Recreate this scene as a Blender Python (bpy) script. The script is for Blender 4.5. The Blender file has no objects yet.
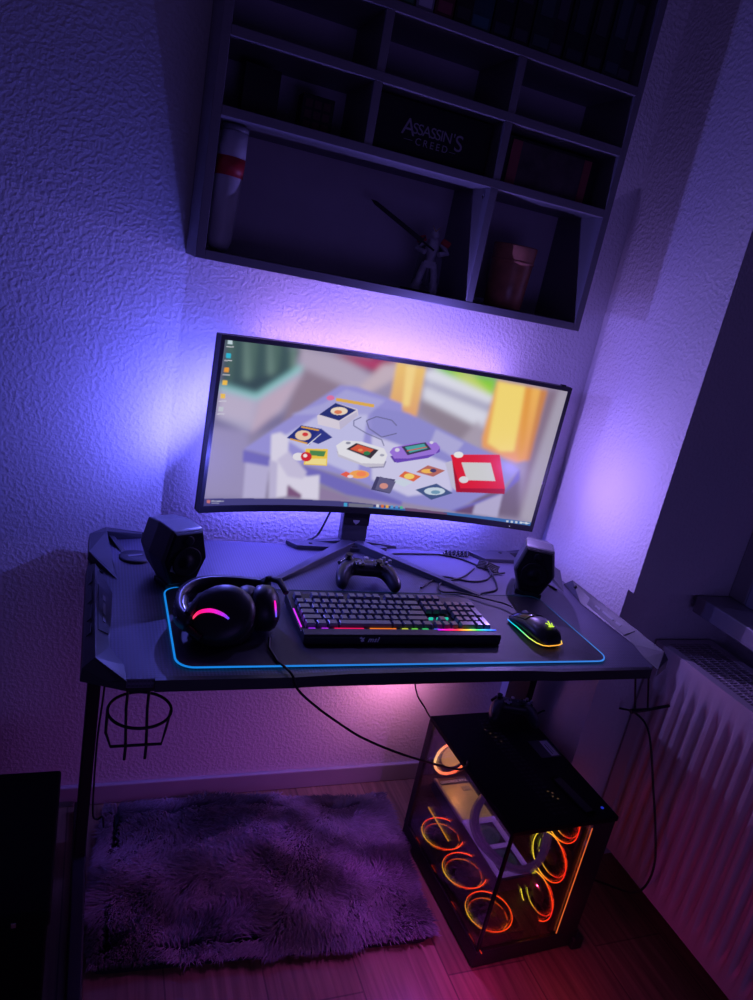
import bpy, bmesh, math, random
import numpy as np
from math import sin, cos, pi, radians
from mathutils import Vector, Matrix, Euler

SCREEN_ART = [
((150,140,170),None,[-0.0194,1.0407,0.4913,1.0244,0.5913,-0.0357,-0.0009,-0.0588]),
((160,148,178),None,[0.4002,1.0444,1.0369,1.0247,1.0269,-0.0633,0.4959,-0.0345]),
((128,120,160),None,[-0.0194,1.0407,0.2017,1.0375,0.1854,0.5192,0.0981,0.4384,0.1078,0.0436,-0.0009,-0.0588]),
((160,150,190),None,[0.0007,0.049,-0.0023,0.4984,0.0959,0.473,0.1274,0.0433]),
((186,172,196),None,[0.1966,1.0028,0.3325,0.974,0.4497,0.8484,0.35,0.7667,0.2167,0.8391]),
((150,130,150),None,[0.1854,0.5192,0.2129,0.8893,0.3471,0.8018,0.2335,0.6159]),
((58,78,86),None,[0.0003,1.007,0.2048,0.9967,0.1913,0.867,0.1115,0.6979,0.006,0.7301]),
((96,128,116),None,[0.0113,1.002,0.023,0.9971,0.0323,0.7507,0.0246,0.7576]),
((70,98,98),None,[0.0313,1.0023,0.0432,0.9974,0.0564,0.7648,0.0443,0.7708]),
((120,150,140),None,[0.0515,1.0027,0.0635,0.9979,0.0806,0.7792,0.064,0.7843]),
((96,128,116),None,[0.0719,1.0033,0.084,0.9984,0.0918,0.7914,0.0839,0.7981]),
((70,98,98),None,[0.0925,1.0038,0.1047,0.999,0.1163,0.8063,0.1039,0.8121]),
((120,150,140),None,[0.1132,1.0045,0.1255,0.9997,0.1409,0.8216,0.124,0.8263]),
((96,128,116),None,[0.1341,1.0053,0.1465,1.0005,0.1522,0.8342,0.1442,0.8408]),
((70,98,98),None,[0.1552,1.0061,0.1677,1.0013,0.1772,0.8501,0.1645,0.8555]),
((120,150,140),None,[0.1764,1.0071,0.189,1.0023,0.2022,0.8663,0.1849,0.8705]),
((182,176,205),None,[0.0024,0.7296,0.1051,0.6799,0.2161,0.8987,0.2199,0.8484,0.1792,0.6063,0.0959,0.473,0.0057,0.5492]),
((150,215,215),None,[0.0013,0.7488,0.1021,0.703,0.2104,0.9023,0.2198,0.8809,0.1058,0.6699,0.0023,0.7198]),
((196,184,210),None,[0.0081,0.6946,0.1005,0.6588,0.1019,0.5222,0.0069,0.5659]),
((200,178,200),None,[0.1137,0.6644,0.2167,0.8391,0.178,0.6236,0.1014,0.4474]),
((150,40,80),None,[0.2911,0.9928,0.4933,1.0034,0.5022,0.9101,0.4726,0.8699,0.4016,0.9242]),
((190,70,110),None,[0.3318,0.9825,0.4456,0.9825,0.4416,0.9364,0.3835,0.9454]),
((120,205,70),(180,230,60),[0.5909,1.0009,0.7829,0.9968,0.7839,0.8724,0.6451,0.9269]),
((205,225,110),None,[0.638,0.9954,0.706,0.996,0.7777,0.8894,0.7158,0.9049]),
((232,232,244),None,[0.5642,0.9733,0.5959,0.9934,0.7881,0.8739,0.7812,0.819,0.5695,0.9197]),
((180,178,205),None,[0.5695,0.9197,0.7808,0.8227,0.7849,0.7617,0.5724,0.8742]),
((226,226,240),None,[0.5699,0.8734,0.7849,0.7617,0.779,0.6412,0.5759,0.7872]),
((150,136,150),None,[0.5742,0.7867,0.779,0.6412,0.7869,0.4873,0.6629,0.5871,0.575,0.6921]),
((176,164,180),None,[0.7556,0.6963,0.7806,0.6418,0.7869,0.4873,0.713,0.5235]),
((205,185,196),None,[0.4384,0.9713,0.4933,1.0034,0.5013,0.919,0.3575,0.6782,0.3804,0.7927]),
((140,118,140),None,[0.9396,0.4605,0.9392,0.9827,0.9719,0.9965,1.0026,0.1462,0.9559,0.085]),
((176,168,186),None,[0.9719,0.9965,1.0149,0.9955,1.0042,0.0161,0.9606,0.0432,0.9573,0.384]),
((120,104,130),None,[0.7868,0.2404,0.8944,0.2341,0.9234,0.371,0.9606,0.0432,0.8085,0.0354]),
('blur',5,[]),
((248,205,110),(235,170,120),[0.4782,0.999,0.5665,0.9924,0.57,0.6562,0.5496,0.6465,0.5233,0.6998,0.4813,0.6974]),
((255,222,140),None,[0.5077,0.9943,0.5369,0.9951,0.5421,0.7241,0.5207,0.7273]),
((250,190,95),(240,160,90),[0.784,0.9876,0.9351,0.981,0.9374,0.4803,0.9058,0.4476,0.8686,0.4648,0.8208,0.4989,0.788,0.518,0.7806,0.5859]),
((255,226,120),None,[0.7891,0.9801,0.871,0.9779,0.8884,0.5234,0.8462,0.5079,0.8017,0.553]),
((240,165,70),None,[0.871,0.9779,0.8924,0.9788,0.9205,0.4738,0.9036,0.4674]),
((214,140,80),None,[0.9183,0.9779,0.9397,0.979,0.942,0.478,0.932,0.4658]),
('blur',3,[]),
((158,152,222),None,[0.0914,0.3643,0.3305,0.8064,0.3789,0.8103,0.5184,0.7392,0.5799,0.0866,0.3963,0.2146]),
((150,146,216),None,[0.4315,0.6934,0.5419,0.6824,0.6713,0.5897,0.9193,0.407,0.8881,0.2742,0.7458,0.0345,0.6284,0.0519,0.4853,0.0861]),
((120,112,196),None,[0.0895,0.3589,0.3189,0.2426,0.5818,0.0663,0.5846,0.0359,0.4068,0.0881,0.3256,0.157,0.0928,0.2829]),
((116,108,196),None,[0.7371,0.0322,0.8912,0.2224,0.9193,0.407,0.928,0.3308,0.8885,0.2066,0.7811,0.0401]),
((200,198,240),None,[0.1904,0.4486,0.3255,0.6708,0.4252,0.6579,0.4297,0.2198,0.3048,0.3166]),
((212,208,242),None,[0.4478,0.5099,0.6931,0.3767,0.7307,0.182,0.5967,0.1071,0.4749,0.2045]),
((176,172,228),None,[0.2036,0.5929,0.2923,0.6813,0.3485,0.7843,0.4676,0.7434,0.4268,0.6398]),
((182,178,226),None,[0.6358,0.5984,0.7299,0.5289,0.7061,0.421,0.6285,0.4981]),
((190,182,220),None,[0.1006,0.2797,0.1684,0.2563,0.1709,0.0431,0.1076,0.0473]),
((150,130,170),None,[0.3278,0.1282,0.4262,0.0607,0.4109,0.0388,0.3264,0.0403]),
((186,178,214),None,[0.8106,0.1001,0.8876,0.2148,0.8904,0.027,0.8089,0.0312]),
((110,80,120),None,[0.7545,0.0369,0.8106,0.1001,0.8096,0.025,0.7558,0.0245]),
((226,220,240),None,[0.1597,0.4626,0.1843,0.4799,0.21,0.4511,0.2191,0.2695,0.281,0.2003,0.317,0.2137,0.328,0.0404,0.2761,0.0465,0.2325,0.1396,0.2339,0.0636,0.1829,0.0432]),
((196,188,222),None,[0.1653,0.3016,0.1901,0.2854,0.2027,0.0474,0.181,0.047]),
((130,90,130),None,[0.2285,0.1393,0.274,0.0754,0.2755,0.0542,0.2323,0.0636]),
((206,198,228),None,[0.1865,0.3034,0.2165,0.3612,0.2788,0.2285,0.2702,0.1803,0.2245,0.1954]),
('blur',2.4,[]),
((232,180,80),None,[0.3252,0.7048,0.4381,0.6898,0.4379,0.7112,0.3252,0.7257]),
((230,120,170),None,[0.3201,0.7238,0.3195,0.7166,0.3168,0.7103,0.3124,0.7062,0.3073,0.705,0.3025,0.707,0.2989,0.7118,0.2972,0.7184,0.2978,0.7256,0.3005,0.7318,0.3048,0.7359,0.3099,0.7371,0.3148,0.7352,0.3184,0.7304]),
((225,215,230),None,[0.2796,0.6012,0.327,0.6929,0.3922,0.6672,0.3979,0.6268,0.352,0.5246,0.2861,0.5451]),
((40,50,120),None,[0.2841,0.6086,0.3256,0.6926,0.3889,0.6614,0.3451,0.5816]),
((245,225,200),None,[0.3647,0.649,0.3632,0.6372,0.357,0.6265,0.3475,0.6193,0.3365,0.6169,0.3263,0.6198,0.3187,0.6273,0.3154,0.638,0.3169,0.6497,0.323,0.6601,0.3324,0.6673,0.3433,0.6698,0.3536,0.6671,0.3613,0.6597]),
((230,130,90),None,[0.3492,0.6389,0.3485,0.633,0.3457,0.6277,0.3412,0.6242,0.336,0.6231,0.3312,0.6246,0.3276,0.6284,0.326,0.6337,0.3267,0.6396,0.3295,0.6448,0.334,0.6483,0.3391,0.6494,0.344,0.648,0.3476,0.6442]),
((200,192,220),None,[0.3456,0.5751,0.3914,0.6503,0.3964,0.6265,0.3529,0.5231]),
((36,48,130),None,[0.2046,0.4454,0.2392,0.532,0.297,0.519,0.2724,0.4103]),
((50,58,140),None,[0.2706,0.435,0.2967,0.5223,0.335,0.4692,0.2975,0.4191]),
((240,210,180),None,[0.2728,0.4718,0.2716,0.4573,0.2661,0.4449,0.2573,0.4371,0.2471,0.4356,0.2374,0.4406,0.2302,0.451,0.2269,0.4648,0.2282,0.4791,0.2337,0.4913,0.2423,0.499,0.2525,0.5007,0.2622,0.4959,0.2695,0.4856]),
((220,60,60),None,[0.2637,0.477,0.2633,0.4712,0.2612,0.4663,0.2579,0.4632,0.2541,0.4626,0.2505,0.4646,0.2477,0.4688,0.2465,0.4743,0.2469,0.48,0.2489,0.4849,0.2522,0.488,0.256,0.4886,0.2597,0.4866,0.2624,0.4825]),
((232,170,60),None,[0.2399,0.5175,0.2919,0.5033,0.292,0.5131,0.24,0.5271]),
((232,170,60),None,[0.2141,0.4354,0.2651,0.4127,0.2655,0.4224,0.2146,0.4449]),
((235,235,245),None,[0.2664,0.4025,0.3004,0.4845,0.2987,0.4881,0.2647,0.4061]),
((245,205,70),None,[0.2635,0.384,0.3279,0.3902,0.3339,0.2782,0.2657,0.2766]),
((80,140,80),None,[0.2758,0.3756,0.3231,0.3759,0.3202,0.338,0.2784,0.3423]),
((250,230,150),None,[0.27,0.3176,0.3286,0.3256,0.3304,0.2846,0.2681,0.2836]),
((236,232,240),None,[0.2646,0.3305,0.2637,0.3187,0.2596,0.3088,0.253,0.3028,0.2452,0.302,0.2379,0.3064,0.2324,0.3151,0.2299,0.3264,0.2307,0.3381,0.2348,0.3478,0.2414,0.3537,0.2491,0.3547,0.2565,0.3504,0.262,0.3418]),
((215,40,50),None,[0.285,0.3331,0.2844,0.3191,0.2808,0.3074,0.2749,0.3004,0.2677,0.2996,0.2608,0.305,0.2556,0.3155,0.253,0.329,0.2535,0.3429,0.2571,0.3545,0.2631,0.3614,0.2702,0.3623,0.277,0.3571,0.2823,0.3466]),
((250,240,240),None,[0.2713,0.338,0.2712,0.3329,0.2698,0.3286,0.2677,0.3261,0.2651,0.3258,0.2626,0.3277,0.2607,0.3316,0.2597,0.3366,0.2599,0.3417,0.2612,0.346,0.2634,0.3485,0.266,0.3488,0.2685,0.3469,0.2704,0.343]),
((120,120,160),None,[0.493,0.4447,0.4816,0.4857,0.479,0.4825,0.4904,0.4415]),
((120,120,160),None,[0.4806,0.4874,0.432,0.5193,0.4314,0.5128,0.48,0.4808]),
((120,120,160),None,[0.4322,0.5191,0.3908,0.5609,0.3898,0.5549,0.4312,0.513]),
((120,120,160),None,[0.3918,0.5582,0.389,0.5912,0.386,0.5906,0.3888,0.5575]),
((120,120,160),None,[0.3884,0.588,0.4085,0.6162,0.4067,0.6219,0.3866,0.5937]),
((110,108,150),None,[0.5208,0.5409,0.4781,0.5043,0.4794,0.4979,0.5222,0.5345]),
((110,108,150),None,[0.4794,0.5041,0.4368,0.5542,0.4355,0.5483,0.4782,0.4981]),
((110,108,150),None,[0.4375,0.5527,0.4257,0.6008,0.423,0.5981,0.4348,0.5499]),
((110,108,150),None,[0.4252,0.5965,0.4524,0.6303,0.4508,0.6362,0.4235,0.6024]),
((110,108,150),None,[0.4515,0.63,0.4983,0.6182,0.4984,0.6249,0.4516,0.6366]),
((110,108,150),None,[0.4975,0.619,0.5159,0.586,0.5177,0.5911,0.4993,0.6241]),
((150,146,180),None,[0.3526,0.3807,0.3697,0.3561,0.4675,0.2828,0.5051,0.2957,0.5087,0.341,0.3681,0.3748]),
((236,234,242),None,[0.3496,0.4177,0.369,0.4552,0.4215,0.4589,0.4933,0.426,0.5072,0.3833,0.5027,0.3219,0.4812,0.3032,0.4345,0.3084,0.3617,0.3617]),
((205,200,216),None,[0.3512,0.3975,0.3617,0.3617,0.4342,0.3119,0.5027,0.3219,0.5028,0.3041,0.4516,0.2886,0.3616,0.3444]),
((60,50,60),None,[0.3811,0.3994,0.4074,0.4457,0.4776,0.4119,0.4587,0.3482]),
((224,90,60),None,[0.393,0.4016,0.4128,0.4365,0.4637,0.4124,0.446,0.3703]),
((50,130,80),None,[0.4553,0.3862,0.4548,0.38,0.4523,0.3746,0.4483,0.3711,0.4436,0.3701,0.4391,0.3719,0.4358,0.3761,0.4343,0.3819,0.4348,0.388,0.4373,0.3934,0.4413,0.3969,0.4459,0.3978,0.4504,0.3961,0.4537,0.3919]),
((240,150,90),None,[0.431,0.4021,0.4305,0.3982,0.4287,0.3949,0.4259,0.3926,0.4225,0.392,0.4194,0.393,0.4171,0.3956,0.416,0.3991,0.4164,0.403,0.4182,0.4063,0.4211,0.4086,0.4244,0.4092,0.4276,0.4082,0.4299,0.4057]),
((150,150,170),None,[0.3911,0.4425,0.3907,0.4387,0.3889,0.4353,0.386,0.4331,0.3827,0.4325,0.3796,0.4336,0.3773,0.4361,0.3763,0.4396,0.3767,0.4434,0.3785,0.4467,0.3813,0.4489,0.3846,0.4495,0.3877,0.4485,0.3901,0.446]),
((170,170,190),None,[0.4981,0.3813,0.4978,0.3773,0.4962,0.3739,0.4936,0.3716,0.4905,0.371,0.4876,0.3721,0.4855,0.3747,0.4845,0.3783,0.4848,0.3822,0.4864,0.3856,0.489,0.3879,0.492,0.3885,0.4949,0.3875,0.4971,0.3849]),
((240,100,80),None,[0.3774,0.2252,0.3937,0.2487,0.4151,0.231,0.4035,0.2044]),
((250,170,90),None,[0.4651,0.2396,0.4633,0.226,0.4557,0.2141,0.444,0.2063,0.4305,0.204,0.4179,0.2079,0.4086,0.2169,0.4045,0.2293,0.4064,0.2426,0.4139,0.2542,0.4255,0.262,0.439,0.2643,0.4517,0.2608,0.461,0.252]),
((255,140,90),None,[0.4557,0.2414,0.4549,0.2335,0.4512,0.2267,0.4454,0.2222,0.4386,0.2211,0.4322,0.2235,0.4275,0.2289,0.4254,0.2362,0.4262,0.244,0.4299,0.2508,0.4357,0.2552,0.4424,0.2564,0.4488,0.2541,0.4535,0.2488]),
((240,220,230),None,[0.4178,0.2172,0.4173,0.2125,0.4151,0.2085,0.4116,0.2059,0.4075,0.2053,0.4037,0.2067,0.4009,0.21,0.3996,0.2144,0.4002,0.2191,0.4024,0.2231,0.4058,0.2257,0.4099,0.2263,0.4137,0.2249,0.4165,0.2216]),
((70,66,110),None,[0.4791,0.134,0.4877,0.2294,0.5465,0.2195,0.5387,0.1155]),
((226,200,190),None,[0.5313,0.18,0.5305,0.1679,0.5262,0.1576,0.5193,0.151,0.511,0.1494,0.5032,0.1533,0.4972,0.1617,0.4943,0.1729,0.4951,0.1849,0.4994,0.1951,0.5063,0.2017,0.5145,0.2033,0.5224,0.1996,0.5284,0.1913]),
((210,110,90),None,[0.5251,0.1788,0.5247,0.1724,0.5226,0.1669,0.5192,0.1634,0.5151,0.1626,0.5111,0.1647,0.5081,0.1692,0.5066,0.1752,0.507,0.1816,0.5091,0.187,0.5125,0.1905,0.5166,0.1913,0.5206,0.1893,0.5236,0.1848]),
((90,60,160),None,[0.5158,0.3779,0.5328,0.3379,0.6315,0.3932,0.6628,0.4534,0.6603,0.4783]),
((160,120,225),None,[0.5118,0.4055,0.5197,0.4392,0.5848,0.4909,0.6461,0.5082,0.6618,0.4787,0.6518,0.4297,0.5737,0.3748,0.5303,0.3644]),
((110,74,190),None,[0.5187,0.3786,0.5306,0.3611,0.5741,0.3715,0.6521,0.4264,0.6615,0.4667,0.6635,0.4468,0.6315,0.3932,0.5403,0.3362]),
((60,60,80),None,[0.5443,0.4519,0.6135,0.5005,0.6365,0.4561,0.5679,0.3971]),
((80,170,170),None,[0.5547,0.4511,0.6101,0.4894,0.6235,0.4593,0.5728,0.4153]),
((220,90,60),None,[0.5635,0.4231,0.6217,0.4656,0.6205,0.472,0.5623,0.4295]),
((225,220,240),None,[0.5407,0.4275,0.5405,0.4216,0.5389,0.4166,0.5363,0.4133,0.5331,0.4126,0.5299,0.4144,0.5275,0.4185,0.5263,0.424,0.5265,0.4299,0.528,0.4349,0.5307,0.4381,0.5339,0.4389,0.537,0.4371,0.5394,0.433]),
((225,220,240),None,[0.6375,0.5057,0.6373,0.5012,0.6361,0.4973,0.6339,0.4947,0.6314,0.494,0.6289,0.4952,0.6269,0.4982,0.6259,0.5023,0.6261,0.5068,0.6273,0.5107,0.6294,0.5132,0.632,0.514,0.6345,0.5127,0.6365,0.5098]),
((190,110,100),None,[0.6046,0.2864,0.6365,0.3429,0.6929,0.3202,0.6606,0.2659]),
((250,190,90),None,[0.661,0.3079,0.6596,0.3007,0.6544,0.2938,0.6465,0.2887,0.6374,0.2863,0.6289,0.2872,0.6227,0.291,0.62,0.2971,0.6214,0.3042,0.6265,0.311,0.6345,0.316,0.6436,0.3184,0.6521,0.3177,0.6583,0.3139]),
((70,60,110),None,[0.6665,0.3128,0.6661,0.3067,0.6637,0.3012,0.6598,0.2974,0.6553,0.2962,0.6509,0.2977,0.6476,0.3017,0.646,0.3073,0.6464,0.3135,0.6488,0.3189,0.6526,0.3226,0.6572,0.3239,0.6616,0.3224,0.6649,0.3184]),
((230,110,70),None,[0.5549,0.2437,0.5704,0.2851,0.6236,0.2598,0.6038,0.2167]),
((250,215,110),None,[0.6031,0.2548,0.6024,0.2456,0.5986,0.2375,0.5925,0.232,0.5853,0.2303,0.5785,0.2328,0.5734,0.2389,0.5709,0.2473,0.5717,0.2565,0.5755,0.2645,0.5816,0.27,0.5887,0.2716,0.5955,0.2693,0.6007,0.2633]),
((210,220,236),None,[0.5379,0.2022,0.5652,0.2288,0.6041,0.2133,0.578,0.1725]),
((100,96,136),None,[0.4918,0.1382,0.4982,0.232,0.5496,0.2046,0.541,0.1196]),
((220,150,140),None,[0.529,0.1693,0.5285,0.1602,0.5255,0.1524,0.5206,0.1475,0.5148,0.1464,0.5091,0.1493,0.5049,0.1557,0.5028,0.1643,0.5033,0.1734,0.5063,0.1811,0.5112,0.186,0.517,0.1872,0.5226,0.1843,0.5269,0.1779]),
((70,90,140),None,[0.6153,0.1598,0.6757,0.2206,0.733,0.1651,0.6712,0.0987]),
((206,220,236),None,[0.7079,0.1725,0.7059,0.1596,0.6978,0.1475,0.6853,0.1387,0.6708,0.135,0.6572,0.1371,0.6472,0.1445,0.6428,0.1558,0.6449,0.1685,0.6529,0.1804,0.6654,0.189,0.6799,0.1927,0.6934,0.1909,0.7034,0.1837]),
((120,160,190),None,[0.6938,0.1616,0.6929,0.1552,0.6893,0.1493,0.6836,0.145,0.677,0.1433,0.6708,0.1445,0.6662,0.1483,0.6642,0.154,0.6651,0.1603,0.6687,0.1662,0.6743,0.1704,0.6809,0.1721,0.6871,0.171,0.6917,0.1672]),
((200,196,220),None,[0.6874,0.3743,0.7061,0.3972,0.7437,0.1789,0.7254,0.2094]),
((170,14,40),None,[0.7012,0.4304,0.7426,0.175,0.8934,0.2088,0.891,0.2443,0.8482,0.4787]),
((228,26,46),None,[0.6976,0.4362,0.8475,0.4855,0.8906,0.2478,0.7531,0.2067]),
((214,214,214),None,[0.7367,0.3926,0.8262,0.4183,0.8551,0.2931,0.7676,0.2717]),
((240,240,240),None,[0.7369,0.4483,0.7364,0.4384,0.7332,0.4295,0.7278,0.4235,0.7213,0.4215,0.715,0.4239,0.7102,0.4303,0.7078,0.4393,0.7082,0.4491,0.7115,0.4579,0.7169,0.4639,0.7233,0.466,0.7296,0.4636,0.7344,0.4573]),
((226,224,230),None,[0.7716,0.2765,0.7712,0.2656,0.768,0.2559,0.7626,0.2495,0.7561,0.2475,0.7497,0.2504,0.7447,0.2576,0.7422,0.2676,0.7425,0.2785,0.7457,0.2881,0.7512,0.2945,0.7577,0.2965,0.7641,0.2936,0.769,0.2865]),
('blur',0.5,[]),
((70,66,128),None,[0.0007,0.049,0.4109,0.0388,0.5859,0.0216,0.5894,-0.0151,-0.004,-0.0007,0.0007,0.0221]),
((60,110,180),None,[0.4831,0.0127,1.0161,0.0295,1.0061,-0.0008,1.0071,-0.0092,0.4855,-0.0155]),
((110,80,120),None,[0.5957,0.0242,0.7297,0.0174,0.7326,-0.0116,0.5984,-0.0044]),
((70,170,220),None,[0.4048,0.0301,0.4151,0.0293,0.4173,0.0035,0.407,0.0043]),
((120,120,140),None,[0.4204,0.0279,0.4961,0.0284,0.4972,0.0061,0.4215,0.004]),
((220,220,230),None,[0.5045,0.0318,0.5133,0.0311,0.5151,0.011,0.5063,0.0116]),
((230,120,60),None,[0.5193,0.0317,0.5281,0.0312,0.5299,0.011,0.5211,0.0115]),
((240,180,70),None,[0.5341,0.0318,0.5429,0.0313,0.5448,0.0111,0.536,0.0116]),
((90,160,220),None,[0.549,0.032,0.5578,0.0316,0.5597,0.0113,0.5508,0.0117]),
((80,150,220),None,[0.5639,0.0323,0.5727,0.0319,0.5746,0.0116,0.5657,0.012]),
((80,190,150),None,[0.5788,0.0327,0.5876,0.0323,0.5895,0.012,0.5807,0.0123]),
((200,120,120),None,[0.0101,0.0411,0.0193,0.0387,0.0196,0.0188,0.0105,0.0213]),
((190,190,210),None,[0.0227,0.0303,0.0563,0.0264,0.0561,0.0319,0.0225,0.0357]),
((170,170,200),None,[0.0234,0.0182,0.0448,0.0149,0.0446,0.0192,0.0232,0.0225]),
((210,220,235),None,[0.9202,0.0177,0.9274,0.0181,0.929,0.0034,0.9218,0.0031]),
((210,220,235),None,[0.9345,0.0193,0.9416,0.0197,0.9433,0.005,0.9361,0.0046]),
((210,220,235),None,[0.9487,0.021,0.9559,0.0214,0.9575,0.0067,0.9503,0.0063]),
((210,220,235),None,[0.9629,0.0227,0.9701,0.0232,0.9717,0.0085,0.9646,0.008]),
((210,220,235),None,[0.9807,0.025,0.9878,0.0255,0.9895,0.0108,0.9823,0.0103]),
((225,230,240),None,[0.9682,0.0144,0.9959,0.0162,0.9955,0.0225,0.9678,0.0208]),
((200,220,230),None,[0.0092,0.9999,0.0213,1.0014,0.0222,0.9749,0.0101,0.9735]),
((225,225,235),None,[0.0068,0.9566,0.0267,0.9597,0.0265,0.9638,0.0067,0.9606]),
((50,190,220),None,[0.0096,0.923,0.0217,0.9242,0.0227,0.8973,0.0105,0.8963]),
((225,225,235),None,[0.0072,0.8792,0.0272,0.8818,0.027,0.886,0.007,0.8833]),
((240,160,60),None,[0.0094,0.8419,0.0217,0.8427,0.0226,0.8155,0.0103,0.8148]),
((225,225,235),None,[0.007,0.7977,0.0271,0.7997,0.0269,0.8039,0.0068,0.8018]),
((245,195,80),None,[0.0095,0.768,0.0218,0.7685,0.0227,0.741,0.0104,0.7406]),
((245,200,90),None,[0.0091,0.6899,0.0214,0.69,0.0224,0.6622,0.01,0.6621]),
((225,225,235),None,[0.0066,0.6448,0.027,0.6458,0.0268,0.6501,0.0064,0.649]),
((200,205,215),None,[0.0084,0.6142,0.0209,0.614,0.0218,0.5859,0.0094,0.5861]),
((225,225,235),None,[0.006,0.5687,0.0264,0.5692,0.0262,0.5735,0.0058,0.573]),
]

random.seed(7); np.random.seed(7)
SC = bpy.context.scene
COL = SC.collection

# ------------------------------------------------------------------ materials
def s2l(c):
    return tuple(((x/255)/12.92 if x/255 <= .04045 else ((x/255+.055)/1.055)**2.4) for x in c)

def mat(name, col, rough=.5, metal=0., spec=.5, em=None, es=0., bump=0., bscale=200., var=.12, vscale=12., sheen=0., coords='Object', coat=0.):
    m = bpy.data.materials.new(name); m.use_nodes = True
    nt = m.node_tree; N = nt.nodes; K = nt.links
    b = N['Principled BSDF']
    b.inputs['Roughness'].default_value = rough
    b.inputs['Metallic'].default_value = metal
    b.inputs['Specular IOR Level'].default_value = spec
    b.inputs['Coat Weight'].default_value = coat
    if sheen: b.inputs['Sheen Weight'].default_value = sheen
    tc = N.new('ShaderNodeTexCoord')
    no = N.new('ShaderNodeTexNoise'); no.inputs['Scale'].default_value = vscale; no.inputs['Detail'].default_value = 3
    K.new(tc.outputs[coords], no.inputs['Vector'])
    mx = N.new('ShaderNodeMix'); mx.data_type = 'RGBA'
    mx.inputs['A'].default_value = (*[c*(1-var) for c in col], 1)
    mx.inputs['B'].default_value = (*[min(1, c*(1+var)) for c in col], 1)
    K.new(no.outputs['Fac'], mx.inputs['Factor'])
    K.new(mx.outputs['Result'], b.inputs['Base Color'])
    if em:
        b.inputs['Emission Color'].default_value = (*em, 1)
        b.inputs['Emission Strength'].default_value = es
    if bump:
        n2 = N.new('ShaderNodeTexNoise'); n2.inputs['Scale'].default_value = bscale; n2.inputs['Detail'].default_value = 2
        K.new(tc.outputs[coords], n2.inputs['Vector'])
        bp = N.new('ShaderNodeBump'); bp.inputs['Strength'].default_value = 1.0; bp.inputs['Distance'].default_value = bump
        K.new(n2.outputs['Fac'], bp.inputs['Height']); K.new(bp.outputs['Normal'], b.inputs['Normal'])
    return m

def glow(name, col, es):
    return mat(name, (.02, .02, .02), .5, em=s2l(col), es=es)

M = {}
M['black'] = mat('black_plastic', (.012, .012, .015), .42, bump=.0003, bscale=900)
M['gloss'] = mat('gloss_black', (.008, .008, .010), .16)
M['blackmetal'] = mat('black_powder_coated_steel', (.010, .010, .013), .5)
M['soft'] = mat('black_leatherette', (.016, .016, .020), .5, bump=.0006, bscale=260)
M['rubber'] = mat('black_cable_rubber', (.010, .010, .012), .5)
M['key'] = mat('keycap_plastic', (.10, .10, .16), .28, spec=.9)
M['print2'] = mat('dim_logo', (.85, .85, .95), .4)
M['keybase'] = mat('keyboard_plate', (.010, .010, .012), .5)
M['greyp'] = mat('grey_plastic', (.16, .16, .19), .4)
M['guard'] = mat('desk_guard_plastic', (.048, .048, .062), .40, bump=.0002, bscale=700)
M['guarddark'] = mat('desk_guard_recess', (.028, .028, .04), .4)
M['stand'] = mat('stand_paint', (.05, .05, .065), .35)
M['shelf'] = mat('grey_shelf_board', (.20, .19, .22), .5, bump=.0003, bscale=60, vscale=5, var=.2)
M['shelfback'] = mat('dark_shelf_back', (.52, .48, .56), .7)
M['sill'] = mat('sill_stone', (.30, .28, .32), .4, bump=.0002, bscale=200)
M['radiator'] = mat('radiator_enamel', (.62, .54, .60), .32, var=.06)
M['dark'] = mat('dark_void', (.004, .004, .005), .8)
M['white'] = mat('off_white_plastic', (.55, .55, .60), .4)
M['red'] = mat('red_print', (.5, .02, .03), .45)
M['copper'] = mat('copper_brown_glaze', (.55, .22, .14), .25, vscale=30, var=.5)
M['paint'] = mat('white_frame_paint', (.40, .38, .42), .4)
M['boxdark'] = mat('matt_black_box', (.0035, .0035, .005), .75, spec=.15)
M['box'] = mat('dark_box', (.006, .006, .012), .6)
M['crest'] = mat('crest_yellow', (.5, .35, .1), .4)
M['armour'] = mat('grey_figure_plastic', (.55, .56, .62), .3, var=.4, vscale=120)
M['gold'] = mat('lit_gold_backplate', (.6, .48, .32), .35, metal=.3, em=s2l((205, 160, 110)), es=.30, var=.4, vscale=18)  # warm light falling on the backplate is put in as faint emission
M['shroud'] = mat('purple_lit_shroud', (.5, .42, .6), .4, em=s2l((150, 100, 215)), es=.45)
M['tubing'] = mat('sleeved_tube', (.04, .03, .05), .4, em=s2l((100, 55, 140)), es=.22)  # faint purple emission added so the dark tubes show up
M['silver'] = mat('silver_sticker', (.45, .45, .52), .4)
M['print'] = mat('dim_print', (.45, .43, .52), .5)
M['logo'] = mat('light_logo_print', (.45, .45, .5), .4)
M['chrome'] = mat('chrome', (.6, .6, .65), .2, metal=1)
M['ledblue'] = glow('led_blue', (0, 110, 255), 1.25)
M['ledviolet'] = glow('led_violet', (60, 70, 230), .9)

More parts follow.
